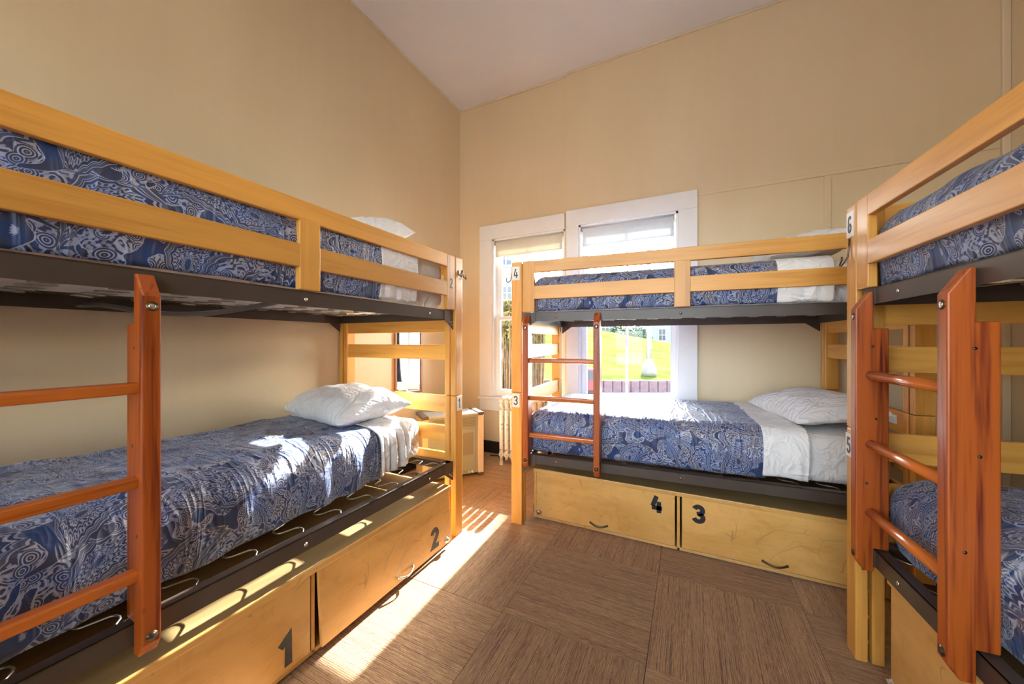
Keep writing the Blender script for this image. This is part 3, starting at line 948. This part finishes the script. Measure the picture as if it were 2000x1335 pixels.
# ------------------------------------------------------------------ storage boxes under the beds
def storage_box(loc, rz, length, depth, height, split, doors, label, ply):
    """local x along the front, y into the box, front plane at y = 0"""
    r = empty('storage_box', loc, rz)
    t = .016
    zb = .008
    body = MB()
    body.box((0, .004, zb), (t, depth, height)).box((length - t, .004, zb), (length, depth, height))
    body.box((t, .004, zb), (length - t, depth, zb + t)).box((t, depth - t, zb), (length - t, depth, height))
    body.box((split - .008, .004, zb), (split + .008, depth - t, height))
    b = body.build('carcass', M[ply], r, .002)
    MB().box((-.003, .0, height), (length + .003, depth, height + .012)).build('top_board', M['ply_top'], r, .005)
    MB().box((-.003, -.006, height - .012), (length + .003, .006, height + .013)).build('top_edge', M[ply], r, .004)
    for d in doors:
        xa, xb = d['x']
        door = MB().box((xa, -.0, -height + .030), (xb, .014, -.006)).build('door', M[ply], r, .002)
        door.location = (0, -.004, height)
        door.rotation_euler = (d.get('tilt', 0.0), 0, 0)
        z0 = -height
        hx = d.get('handle')
        if hx is not None:
            hp = [(hx - .055 + .11 * i / 12, -.004 - .022 * math.sin(math.pi * i / 12), z0 + .062 - .010 * math.sin(math.pi * i / 12)) for i in range(13)]
            MB().tube(hp, .005, 8, False, [.0062 if i in (0, 12) else .0042 + .0012 * abs(i - 6) / 6 for i in range(13)]).build('handle', M['bronze'] if d.get('dark', True) else M['chrome'], door)
        ch, cx, cz, h = d.get('num', ('1', 0, 0, 0))
        if h:
          digit_mb(ch, h, .25, lambda u, v, q: (cx + u, -.0004 - q, z0 + cz + v), 1.0).build('number', M[d.get('paint', 'black_paint')], door)
        if 'lock' in d:
            lx = d['lock']
            MB().lathe([(0, -.016), (.011, -.015), (.013, -.004), (.016, -.002), (.016, 0), (0, 0)], (lx, 0, z0 + .052), 18, 1).build('lock', M['chrome'], door)
            MB().box((lx - .024, -.004, z0 + .044), (lx + .020, -.001, z0 + .060)).build('hasp', M['chrome'], door)
    return tag(r, label, 'storage box', 'plywood storage boxes under the bunks'), b

bx, _ = storage_box((-0.952, 2.268, 0), 0.0, 1.786, .70, .330, .894,
            [dict(x=(.020, .876), handle=.442, num=('4', .778, .252, .098), lock=.040),
             dict(x=(.912, 1.766), handle=1.345, num=('3', .998, .240, .098))],
            'plywood storage box with doors stencilled 4 and 3 under the window bunk', 'ply_x')
MB().tube([(-.012 + .020 * math.cos(a * math.pi / 8) * .35, .03 + .006, .055 + .028 * math.sin(a * math.pi / 8)) for a in range(16)], .0045, 6, True).build('ring', M['chrome'], bx)
storage_box((-1.288, -0.03, 0), math.pi / 2, 1.80, .75, .330, .928,
            [dict(x=(.020, .912), num=('1', .822, .103, .108), paint='grey_paint'),
             dict(x=(.944, 1.782), handle=1.395, dark=False, num=('2', 1.632, .113, .104), paint='grey_paint', lock=1.735, tilt=-.075)],
            'plywood storage box with doors stencilled 1 and 2 under the left bunk', 'ply_x')
cp = bed_pt('C', .19, .045)
storage_box(cp, BEDS['C'][1], 1.70, .80, .385, .85,
            [dict(x=(.020, .834), handle=.42, lock=.03), dict(x=(.866, 1.68), handle=1.27)],
            'plywood storage box under the right bunk, only its far corner in view', 'ply_x')

# ------------------------------------------------------------------ bedding
def fbm(p, oct=3):
    s, a = 0.0, 1.0
    for i in range(oct):
        s += a * noise.noise(p)
        p = p * 2.03 + Vector((3.1, 1.7, 5.9))
        a *= .5
    return s

def drape(xf, xh, yf, yb, ztop, drop_f, drop_b, foot, r, wr, seed, nx=150, ny=96, fold=0.010, foldfreq=9.0, head=0.0, hem=0.0):
    """cloth over a mattress from the foot xf to xh (either way round); yf(x), yb(x) its sides"""
    sgn = 1 if xh > xf else -1
    # path along the bed
    foot_len = max(0.0, foot - r)
    arc_l = r * math.pi / 2 if foot > 0 else 0.0
    flat = abs(xh - xf) - (r if foot > 0 else 0.0)
    tot = foot_len + arc_l + flat
    rows, uvs = [], []
    for i in range(nx + 1):
        u = tot * i / nx
        if u < foot_len:
            x, du = xf, foot - u
        elif u < foot_len + arc_l:
            a = (u - foot_len) / r
            x, du = xf + sgn * (r - r * math.cos(a)), r - r * math.sin(a)
        else:
            x, du = xf + sgn * ((r if foot > 0 else 0) + u - foot_len - arc_l), 0.0
        Yf, Yb = yf(x), yb(x)
        df = drop_f + hem * noise.noise(Vector((x * 5, seed, 0)))
        lf, lbk = df - r, drop_b - r
        q = r * math.pi / 2
        wid = (Yb - Yf) - 2 * r
        st = lf + q + wid + q + lbk
        row, uvr = [], []
        for j in range(ny + 1):
            s = st * j / ny
            if s < lf:
                y, ds, side = Yf, df - s, -1
            elif s < lf + q:
                a = (s - lf) / r
                y, ds, side = Yf + r - r * math.cos(a), r - r * math.sin(a), -1
            elif s < lf + q + wid:
                y, ds, side = Yf + r + (s - lf - q), 0.0, 0
            elif s < lf + 2 * q + wid:
                a = (s - lf - q - wid) / r
                y, ds, side = Yb - r + r * math.sin(a), r - r * math.cos(a), 1
            else:
                y, ds, side = Yb, r + (s - lf - 2 * q - wid), 1
            drop = (du ** 3 + ds ** 3) ** (1 / 3)
            z = ztop - min(drop, max(df, foot))
            both = min(du, ds) / r
            if both > 0:
                k = min(1.0, both) * r * .30
                x2 = x + sgn * k
                y -= side * k
            else:
                x2 = x
            p = Vector((x * 1.0, y * 1.0, z + seed * 3.7))
            # wrinkles: soft lumps, long diagonal creases, hanging folds
            n1 = fbm(p * 3.0, 3)
            cr = 1.0 - abs(noise.noise(Vector((x * 4.2 + y * 2.2, y * 5.0 - x * 2.0, seed)))) * 2.0
            cr = max(0.0, cr) ** 3
            wdis = wr * (n1 * .9 + cr * .8)
            hang = min(1.0, ds / max(df, .01)) if side < 0 else 0.0
            fl = 0.0
            if hang > 0:
                ph = x * foldfreq + .6 * noise.noise(Vector((x * 3, seed, z * 4))) + (z - ztop) * 1.6
                fl = fold * (noise.noise(Vector((ph, seed * 1.3, (z - ztop) * 1.5))) * 1.6 + .3) * (hang ** .6)
                fl += .020 * math.sin(math.pi * min(1.0, hang))
            flat_w = 1.0 if side == 0 and du == 0 else .35
            z2 = z + wdis * flat_w
            y2 = y + side * (abs(wdis) * .3) - fl
            if du > 0:
                x2 -= sgn * (.018 * math.sin(math.pi * min(1, du / max(foot, .01))) + wdis * .5)
            row.append((x2, y2, z2))
            uvr.append((u, s))
        rows.append(row); uvs.append(uvr)
    return rows, uvs

def cloth_obj(name, k, rows, uvs, mat, thick):
    mb = MB()
    mb.grid(rows, uvs)
    o = mb.build(name, mat)
    o.location = (BEDS[k][0][0], BEDS[k][0][1], 0)
    o.rotation_euler = (0, 0, BEDS[k][1])
    # faces outwards
    s = o.modifiers.new('thickness', 'SOLIDIFY')
    s.thickness = thick
    s.offset = 0.0
    return o

def mattress(k, xa, xb, yf, yb, z0, z1, label):
    mb = MB()
    n = 24
    rows = []
    me = MB()
    # closed rounded slab made of rings along x
    prof_n = 40
    xs = [xa, xa + .004, xa + .016, xa + .035, xa + .06] + [xa + .06 + (xb - xa - .12) * i / 16 for i in range(1, 16)] + [xb - .06, xb - .035, xb - .016, xb - .004, xb]
    for x in xs:
        e = min(x - xa, xb - x)
        ins = 0.0
        rr = .055
        if e < rr:
            ins = rr - math.sqrt(max(0, rr * rr - (rr - e) ** 2))
        ya, yb_, za, zb = yf(x) + ins, yb(x) - ins, z0 + ins, z1 - ins
        c = .05
        ring = []
        for (cx, cz, a0) in ((yb_ - c, zb - c, 0), (ya + c, zb - c, 90), (ya + c, za + c, 180), (yb_ - c, za + c, 270)):
            for i in range(7):
                a = math.radians(a0 + 15 * i)
                ring.append((cx + c * math.cos(a), cz + c * math.sin(a)))
        rows.append([(x, y + .004 * noise.noise(Vector((x * 6, y * 6, z * 9))), z + .004 * noise.noise(Vector((x * 5, y * 7, z * 3 + 4)))) for y, z in ring])
    nr = len(rows[0])
    n0 = 0
    for r_ in rows:
        me.v += r_
    for i in range(len(rows) - 1):
        for j in range(nr):
            a = i * nr + j; b = i * nr + (j + 1) % nr
            me.f.append([a, a + nr, b + nr, b]); me.sm.append(True)
    me.f.append(list(range(nr))); me.sm.append(False)
    me.f.append([(len(rows) - 1) * nr + j for j in range(nr)][::-1]); me.sm.append(False)
    o = me.build('mattress', M['linen'])
    o.location = (BEDS[k][0][0], BEDS[k][0][1], 0)
    o.rotation_euler = (0, 0, BEDS[k][1])
    return tag(o, label, 'mattress', 'mattresses in white fitted sheets')

def const(v):
    return lambda x: v

def bedding(k, xf, x_b, x_fold, xm0, xm1, yf, yb, z0, ztop, r, seed, names, wr=.006, fold=.010, foot=True, drop=None, hang_sheet=None):
    lab_m, lab_s, lab_f = names
    mattress(k, xm0, xm1, lambda x: yf(x) + .022, lambda x: yb(x) - .018, z0, ztop - .022, lab_m)
    d = drop if drop is not None else ztop - z0 - .004
    rows, uvs = drape(xf, x_b, yf, yb, ztop, d, ztop - z0 - .03, (ztop - z0 - .01) if foot else 0.0, r, wr, seed, fold=fold)
    o = cloth_obj('bedspread', k, rows, uvs, M['paisley'], .008)
    tag(o, lab_s, 'bedspread', 'blue paisley bedspreads')
    if x_fold is not None:
        s = 1 if x_fold > x_b else -1
        rows, uvs = drape(x_b - s * .012, x_fold, lambda x: yf(x) - .004, lambda x: yb(x) + .002, ztop + .005,
                          hang_sheet if hang_sheet else d, ztop - z0 - .05, 0.0, r, wr * 1.8, seed + 4.2, nx=56, fold=fold * 1.1, foldfreq=30, hem=.016)
        o = cloth_obj('top_sheet', k, rows, uvs, M['linen'], .006)
        tag(o, lab_f, 'sheet', 'white top sheets folded back')

# A lower
yfA = lambda x: .108 + .062 * x
bedding('A', .05, L - .50, L - .27, .06, L - .085, yfA, lambda x: min(W - .01, yfA(x) + .90), .470, .735, .085, 1.0,
        ('white mattress on the lower left bunk under the sunlit pillow', 'blue paisley bedspread on the lower left bunk, sunlit near the pillow',
         'white sheet folded over the bedspread of the lower left bunk'), wr=.015, fold=.026)
# A upper
bedding('A', .09, L - .645, L - .40, .10, L - .10, const(.042), const(W - .03), 1.398, 1.722, .07, 2.0,
        ('white mattress on the upper left bunk above the bunk end', 'blue paisley bedspread behind the guard rails of the upper left bunk',
         'white sheet folded back on the upper left bunk by the post marked two'), wr=.007, fold=.008)
# B lower
bedding('B', .115, 1.43, 1.615, .125, L - .09, const(.084), const(W - .04), .470, .740, .06, 3.0,
        ('white mattress on the lower window bunk below the pillow', 'blue paisley bedspread on the lower window bunk behind its ladder',
         'white sheet folded over the bedspread of the lower window bunk'), wr=.006, fold=.007, drop=.262)
# B upper
bedding('B', .15, 1.483, 1.70, .16, L - .10, const(.045), const(W - .03), 1.398, 1.630, .06, 4.0,
        ('white mattress on the upper window bunk behind the guard rail', 'blue paisley bedspread on the upper window bunk behind its guard rails',
         'white sheet folded back on the upper window bunk near the post marked six'), wr=.006, fold=.006)
# C lower
bedding('C', .075, 1.50, None, .085, L - .09, const(.094), const(W - .04), .470, .735, .11, 5.0,
        ('white mattress on the lower right bunk under a paisley spread', 'blue paisley bedspread on the lower right bunk behind the wide ladder',
         ''), wr=.008, fold=.010)
# C upper
bedding('C', .115, 1.55, None, .125, L - .09, const(.058), const(W - .03), 1.398, 1.655, .07, 6.0,
        ('white mattress on the upper right bunk under a paisley spread', 'blue paisley bedspread on the upper right bunk behind its guard rails',
         ''), wr=.018, fold=.006)

def pillow(k, x, y, z, lx, ly, h, rz, tilt_x, tilt_y, seed, label):
    n = 44
    mb = MB()
    def pt(u, v, s):
        e = (1 - abs(u) ** 3.2) * (1 - abs(v) ** 3.2)
        t = h / 2 * max(0.0, e) ** .55
        pin = 1 - .10 * (1 - abs(v) ** 2) * abs(u) ** 3
        pin2 = 1 - .07 * (1 - abs(u) ** 2) * abs(v) ** 3
        X = lx / 2 * u * pin; Y = ly / 2 * v * pin2
        w = fbm(Vector((X * 7, Y * 7, seed + s)), 3)
        c = max(0, 1 - 3 * abs(noise.noise(Vector((X * 6 + Y * 4, Y * 8 - X * 5, seed * 2 + s))))) ** 2
        return (X, Y, s * t * (1.0 if s > 0 else .55) + (w * .012 + c * .008) * max(0, e) ** .5 + .006 * noise.noise(Vector((X * 4, Y * 4, seed))))
    for s in (1, -1):
        rows = []
        for i in range(n + 1):
            u = math.sin(math.pi / 2 * (2 * i / n - 1))
            rows.append([pt(u, math.sin(math.pi / 2 * (2 * j / n - 1)), s) for j in range(n + 1)])
        mb.grid(rows if s > 0 else rows[::-1])
    o = mb.build('pillow', M['pillowcase'])
    o.location = bed_pt(k, x, y, z)
    o.rotation_euler = (Matrix.Rotation(BEDS[k][1] + rz, 3, 'Z') @ Matrix.Rotation(tilt_y, 3, 'Y') @ Matrix.Rotation(tilt_x, 3, 'X')).to_euler()
    return tag(o, label, 'pillow', 'white bed pillows')

pillow('A', L - .36, .62, .800, .46, .72, .245, math.radians(-12), 0.0, -.10, 1.0, 'plump white pillow in the sun on the lower left bunk')
pillow('B', L - .30, .52, .800, .44, .72, .19, math.radians(8), 0.0, -.16, 2.0, 'white pillow on the lower window bunk')
pillow('A', L - .30, .64, 1.860, .46, .66, .24, math.radians(4), 0.06, -.35, 3.0, 'white pillow showing above the top rail of the upper left bunk')
pillow('B', L - .36, .60, 1.735, .46, .70, .22, math.radians(4), 0.0, -.22, 4.0, 'white pillow peeking over the top rail of the upper window bunk')

# ------------------------------------------------------------------ heater, radiator, cable
ht = empty('space_heater', (-1.667, 2.803, 0), math.radians(53.1))
MB().box((-.50, .012, .03), (-.052, .24, .548)).build('body', M['heater_body'], ht, .006)
MB().box((-.47, .004, .06), (-.075, .014, .435)).build('front_panel', M['heater_body'], ht, .004)
MB().box((-.20, .0, .20), (-.10, .006, .395)).build('window_inset', M['heater_inset'], ht, .003)
g = MB()
for i in range(5):
    g.box((-.46, .004, .452 + i * .017), (-.075, .013, .460 + i * .017))
g.build('grille', M['heater_inset'], ht, .001)
MB().box((-.27, -.001, .462), (-.245, .006, .50)).build('control_knob', M['heater_dark'], ht, .003)
MB().box((-.50, .0, .548), (-.052, .25, .566)).build('top_panel', M['heater_top'], ht, .004)
for xa in (-.552, -.052):
    sd = MB().box((xa, .0, .028), (xa + .052, .25, .545)).build('side_panel', M['heater_side'], ht, .005)
    MB().box((xa - .002, -.004, .545), (xa + .054, .256, .572)).build('cap', M['heater_dark'], sd, .004)
    MB().box((xa, .0, .0), (xa + .052, .25, .028)).build('foot', M['heater_dark'], sd, .004)
for k in range(2):
    MB().lathe([(0, 0), (.014, 0), (.014, -.001), (0, -.001)], (-.10 - k * .035, .0035 + .008, .046), 16, 1).build('sticker', M['sticker'], ht)
tag(ht, 'grey free-standing room heater with cream sides in the corner beside the radiator', 'heater')

rd = empty('radiator', (-1.655, 3.19, 0))
sec = MB()
for yy in (-.07, 0, .07):
    sec.tube([(0, yy, .05 if yy else .08), (0, yy, .12), (0, yy, .55), (0, yy, .62)], .02, 12, False, [.016, .021, .021, .017])
sec.tube([(0, -.085, .615), (0, -.05, .64), (0, .05, .64), (0, .085, .615)], .023, 12)
sec.tube([(0, -.085, .10), (0, .085, .10)], .024, 12)
sec_me = sec.mesh('section', M['radiator'])
for i in range(8):
    s = link_mesh('section', sec_me, rd)
    s.location = (.0 + i * .058, 0, 0)
for x in (0, .406):
    for yy in (-.07, .07):
        MB().lathe([(.012, .10), (.014, .05), (.018, .012), (.020, 0.0)], (x, yy, 0), 12).build('foot', M['radiator'], rd)
MB().tube([(-.03, 0, .10), (.42, 0, .10)], .017, 12).build('pipe', M['radiator'], rd)
tag(rd, 'old cast-iron radiator with chipped cream paint under the window', 'radiator')

cb = MB()
cb.tube([(-1.90 + .018 * i, 3.33 - .02 * math.sin(i * .9) - .006 * i, .008 + (.018 if i == 7 else 0)) for i in range(14)], .006, 8)
tag(cb.build('power_cable', M['rubber']), 'short black cable lying by the dark baseboard near the radiator', 'cable')

# ------------------------------------------------------------------ outdoors
Fv = Vector((-math.sin(YAW), math.cos(YAW), 0)); Rv = Vector((math.cos(YAW), math.sin(YAW), 0))
def out_pt(px, dep, z):
    p = Fv * dep + Rv * ((px - 1000) / FPX * dep)
    return Vector((p.x, p.y, z))
G = -0.50
M['concrete'] = plain('pale_concrete', (.42, .41, .40), .8, 0, .06, 3)
M['asphalt'] = plain('grey_asphalt', (.16, .16, .16), .85, 0, .1, 6)
M['wall_red'] = plain('red_brown_stone', (.12, .065, .07), .8, 0, .2, 9, .3, 12)
M['pole'] = plain('pale_lamp_post_paint', (.20, .19, .17), .6, 0, .08)
M['siding'] = plain('pale_house_siding', (.20, .225, .26), .7, 0, .04, 2)
M['roof'] = plain('grey_roof', (.10, .105, .12), .8, 0, .1, 6)
M['far_glass'] = plain('dark_window_pane', (.03, .04, .055), .1, 0, .1)
M['bark'] = plain('brown_stalks', (.11, .068, .034), .8, 0, .35, 14)
M['leaf'] = plain('bush_leaves', (.05, .10, .045), .6, 0, .4, 20)
M['reed_leaf'] = plain('reed_leaves', (.13, .125, .045), .6, 0, .4, 12)
M['rock'] = plain('grey_rock', (.09, .095, .105), .8, 0, .2, 6, .4, 12)
M['red_metal'] = plain('red_enamel', (.45, .02, .03), .4, 0, .05)
M['car_a'] = plain('silver_car_paint', (.45, .48, .52), .3, .4, .03)
M['car_b'] = plain('dark_car_paint', (.06, .08, .12), .3, .2, .03)

def lawn_mat():
    m, nt, b = new_mat('sunlit_lawn')
    oc = obj_coords(nt)
    f = math_n(nt, 'ADD', math_n(nt, 'MULTIPLY', noise_n(nt, oc, .55, 4), .6), math_n(nt, 'MULTIPLY', noise_n(nt, oc, 9, 3), .4))
    put(nt, b.inputs['Base Color'], ramp(nt, f, [(.36, (.055, .085, .016)), (.5, (.090, .125, .028)), (.64, (.125, .155, .045))]))
    b.inputs['Roughness'].default_value = 1.0
    b.inputs['Specular IOR Level'].default_value = 0.0
    return m
M['lawn'] = lawn_mat()

# paved ground round the house
g0, g1 = -70, 70
struct(MB().box((-60, -60, G - .3), (60, 80, G)).build('ground', M['concrete']))
# retaining wall: stones in a row
rw = empty('retaining_wall', tuple(out_pt(1240, 12.2, G)))
n_st = 26
for i in range(n_st):
    pa, pb = 1020 + (1480 - 1020) * i / n_st, 1020 + (1480 - 1020) * (i + 1) / n_st
    da = 12.1 + .6 * ((pa - 1240) / 240) ** 2; db = 12.1 + .6 * ((pb - 1240) / 240) ** 2
    P, Q = out_pt(pa + .8, da, G) - rw.location, out_pt(pb - .8, db, G) - rw.location
    hgt = .39 + .02 * random.random()
    back = Fv * .28
    mb = MB()
    mb.v = [tuple(P), tuple(Q), tuple(Q + back), tuple(P + back)] + [tuple(p + Vector((0, 0, hgt))) for p in (P, Q, Q + back, P + back)]
    for q in ((0, 3, 2, 1), (4, 5, 6, 7), (0, 1, 5, 4), (1, 2, 6, 5), (2, 3, 7, 6), (3, 0, 4, 7)):
        mb.f.append(list(q)); mb.sm.append(False)
    mb.build('stone', M['wall_red'], rw, .015)
tag(rw, 'low red-brown stone retaining wall at the foot of the lawn', 'wall')

def lawn_z(px, dep):
    sl = .105 - (px - 1174) * .00040
    sl = max(.02, min(.19, sl))
    return G + .38 + sl * (dep - 12.3) + .05 * noise.noise(Vector((px * .02, dep * .3, 0)))
rows = []
for i in range(40):
    dep = 12.35 + (36 - 12.35) * i / 39
    rows.append([tuple(out_pt(px, dep, lawn_z(px, dep))) for px in range(860, 1700, 14)])
struct(MB().grid(rows).build('lawn', M['lawn']), 'bright green lawn rising on a slope behind the low wall', 'lawn')

# street lamp
base = out_pt(1267.5, 13.4, lawn_z(1267, 13.4) - .05)
sl_ = empty('street_lamp', tuple(base))
MB().lathe([(.27, 0), (.27, .16), (.25, .34), (.17, .50), (.11, .60), (.10, .66)], (0, 0, 0), 20).build('base', M['pole'], sl_)
MB().lathe([(.098, .64), (.085, 1.6), (.07, 6.2)], (0, 0, 0), 16).build('pole', M['pole'], sl_)
MB().lathe([(.05, 6.2), (.2, 6.3), (.24, 6.6), (.12, 6.85), (.0, 6.9)], (0, 0, 0), 16).build('lantern', M['sash'], sl_)
tag(sl_, 'pale street lamp post with a flared base on the lawn', 'street lamp')

def house(px0, px1, dep, z0, z1, label, wins, roof_h=1.6, group=None):
    o = out_pt((px0 + px1) / 2, dep, z0)
    h = empty('house', tuple(o), YAW)
    hw = (px1 - px0) / FPX * dep / 2
    H_ = z1 - z0
    MB().box((-hw, 0, 0), (hw, 6, H_)).build('wall', M['siding'], h)
    n = int(H_ / .32)
    for i in range(n):
        MB().box((-hw - .01, -.02, i * .32 + .28), (hw + .01, .0, i * .32 + .31)).build('siding_board', M['siding'], h)
    rf = MB().prism([(-.4, H_), (3, H_ + roof_h), (6.4, H_), (6.4, H_ + .12), (3, H_ + roof_h + .14), (-.4, H_ + .12)], 0, -hw - .3, hw + .3).build('roof', M['roof'], h)
    for (cx, cz, w, hh, grid) in wins:
        wd = MB().box((cx - w / 2 - .06, -.06, cz - hh / 2 - .06), (cx + w / 2 + .06, -.02, cz + hh / 2 + .06)).build('window', M['sash'], h)
        nx_, nz_ = grid
        for a in range(nx_):
            for b in range(nz_):
                xa = cx - w / 2 + w * a / nx_ + .02; xb = cx - w / 2 + w * (a + 1) / nx_ - .02
                za = cz - hh / 2 + hh * b / nz_ + .02; zb = cz - hh / 2 + hh * (b + 1) / nz_ - .02
                MB().box((xa, -.068, za), (xb, -.058, zb)).build('pane', M['far_glass'], wd)
    return tag(h, label, 'house', group)
def px_off(px, c, dep):
    return (px - c) / FPX * dep
house(880, 1036, 15.0, G, 4.9, 'pale sided house with a gridded window outside the corner window',
      [(px_off(990, 958, 15), 1.2 + (667 - 578) * 15 / FPX - G, .42, .85, (2, 3)), (px_off(988, 958, 15), 1.2 + (667 - 505) * 15 / FPX - G, .5, .55, (2, 2))])
house(1120, 1205, 50, G, 5.6, 'small pale house beyond the top of the lawn, left of the bush', [(-1.2, 3.7, 1.0, 1.2, (2, 2)), (1.4, 3.7, 1.0, 1.2, (2, 2))], 1.4)
house(1272, 1372, 46, G, 5.0, 'pale blue house beyond the lawn to the right of the street lamp', [(-1.9, 2.6, .9, 1.5, (2, 2)), (.1, 2.6, .9, 1.5, (2, 2)), (2.0, 2.6, .9, 1.5, (2, 2))], 1.6)

def leaf_cloud(name, c, rx, ry, rz, n, size, mat, parent, seed):
    rnd = random.Random(seed)
    mb = MB()
    for _ in range(n):
        while True:
            d = Vector((rnd.uniform(-1, 1), rnd.uniform(-1, 1), rnd.uniform(-1, 1)))
            if .2 < d.length < 1:
                break
        bulge = 1 + .25 * noise.noise(d * 2.3 + Vector((seed, 0, 0)))
        p = Vector((c[0] + d.x * rx * bulge, c[1] + d.y * ry * bulge, c[2] + d.z * rz * bulge))
        a = Vector((rnd.gauss(0, 1), rnd.gauss(0, 1), rnd.gauss(0, 1))).normalized() * size * rnd.uniform(.6, 1.3)
        b = a.cross(Vector((rnd.gauss(0, 1), rnd.gauss(0, 1), rnd.gauss(0, 1)))).normalized() * size * .4
        k = len(mb.v)
        mb.v += [tuple(p - a), tuple(p + b), tuple(p + a), tuple(p - b)]
        mb.f.append([k, k + 1, k + 2, k + 3]); mb.sm.append(False)
    o = mb.build(name, mat, parent)
    o['kind'] = 'stuff'
    return o

def bush(px, dep, z, rx, rz, label, seed):
    r = empty('bush', tuple(out_pt(px, dep, z)))
    leaf_cloud('foliage', (0, 0, rz * .95), rx, rx * .7, rz, 2200, rx * .09, M['leaf'], r, seed)
    MB().tube([(0, 0, -.1), (.05, 0, rz * .5), (.1, 0.05, rz)], .08, 8, False, [.1, .07, .03]).build('stem', M['bark'], r)
    return tag(r, label, 'bush')
bush(1215, 38, 1.0, 1.5, 1.2, 'round green bush at the crest of the lawn', 3)
bush(1245, 40, .6, 1.5, 1.15, 'second green bush on the crest, just left of the street lamp', 5)

def reeds(px, dep, w, label, n, seed):
    rnd = random.Random(seed)
    r = empty('reed_clump', tuple(out_pt(px, dep, G)))
    mb = MB()
    for _ in range(n):
        a = Rv * rnd.uniform(-w, w) + Fv * rnd.uniform(-.25, .25)
        t = Vector((rnd.gauss(0, .06), rnd.gauss(0, .06), rnd.uniform(1.7, 2.35)))
        mb.tube([a, a + t * .5 + Vector((rnd.gauss(0, .02), 0, 0)), a + t], .012, 4, False, [.016, .012, .006])
    o = mb.build('stalks', M['bark'], r); o['kind'] = 'stuff'
    leaf_cloud('leaves', (0, 0, 2.0), w * 1.1, w * .9, .45, 700, .10, M['reed_leaf'], r, seed + 1)
    return tag(r, label, 'plant', 'tall reeds outside the corner window')
reeds(990, 6.2, .26, 'tall brown reed clump close outside the corner window, beside the rock', 90, 11)
reeds(1047, 7.6, .15, 'slimmer reed clump seen between the slats of the window bunk', 50, 12)
def rock(px, dep, s, label):
    mb = MB()
    rows = []
    for i in range(13):
        th = math.pi * i / 12
        rows.append([tuple(Vector((math.sin(th) * math.cos(p), math.sin(th) * math.sin(p), math.cos(th))) * s *
                     (1 + .35 * noise.noise(Vector((math.sin(th) * math.cos(p) * 1.6, math.sin(th) * math.sin(p) * 1.6, math.cos(th) * 1.6 + px))))) for p in [2 * math.pi * j / 18 for j in range(19)]])
    mb.grid(rows)
    o = mb.build('rock', M['rock'])
    c = out_pt(px, dep, G + s * .6)
    o.location = c
    o.scale = (.8, .8, 1.15)
    return tag(o, label, 'rock')
rock(978, 5.6, .30, 'grey rock standing in front of the tall reeds')

nb = empty('newspaper_box', tuple(out_pt(1150, 10.2, G)), YAW)
MB().box((-.17, -.15, .35), (.17, .2, .95)).build('cabinet', M['red_metal'], nb, .02)
MB().box((-.14, -.158, .62), (.14, -.148, .90)).build('pane', M['far_glass'], nb)
MB().box((-.15, -.12, .06), (.15, .15, .35)).build('pedestal', M['rubber'], nb, .01)
MB().box((-.2, -.18, 0), (.2, .2, .06)).build('foot', M['rubber'], nb, .01)
tag(nb, 'red metal newspaper box on a dark stand beside the pavement', 'newspaper box')

pl = empty('planter', tuple(out_pt(1072, 9.4, G)), YAW)
MB().box((-.35, -.2, 0), (.35, .25, .42)).build('box', M['bark'], pl, .02)
MB().box((-.37, -.22, .40), (.37, .27, .46)).build('rim', M['bark'], pl, .01)
tag(pl, 'low brown wooden planter on the paving outside', 'planter')

def car(px, dep, z, mat, label):
    r = empty('car', tuple(out_pt(px, dep, z)), YAW)
    body = [(-1.9, .35), (-1.95, .75), (-1.2, .85), (-.75, 1.35), (.7, 1.38), (1.25, .88), (1.95, .78), (2.0, .35)]
    MB().prism(body, 1, -.8, .8).build('body', mat, r, .05)
    MB().prism([(-1.0, .90), (-.68, 1.30), (.62, 1.32), (1.02, .90)], 1, -.81, .81).build('windows', M['far_glass'], r)
    for wx in (-1.2, 1.25):
        for wy in (-.78, .78):
            MB().lathe([(0, -.1), (.32, -.1), (.34, 0), (.32, .1), (0, .1)], (wx, wy, .33), 18, 1).build('wheel', M['rubber'], r)
    return tag(r, label, 'car', 'parked cars beyond the lawn')
car(1290, 41, G, M['car_b'], 'dark parked car beyond the lawn just right of the street lamp')
car(1345, 37, G, M['car_a'], 'silver parked car beyond the lawn by the right window edge')
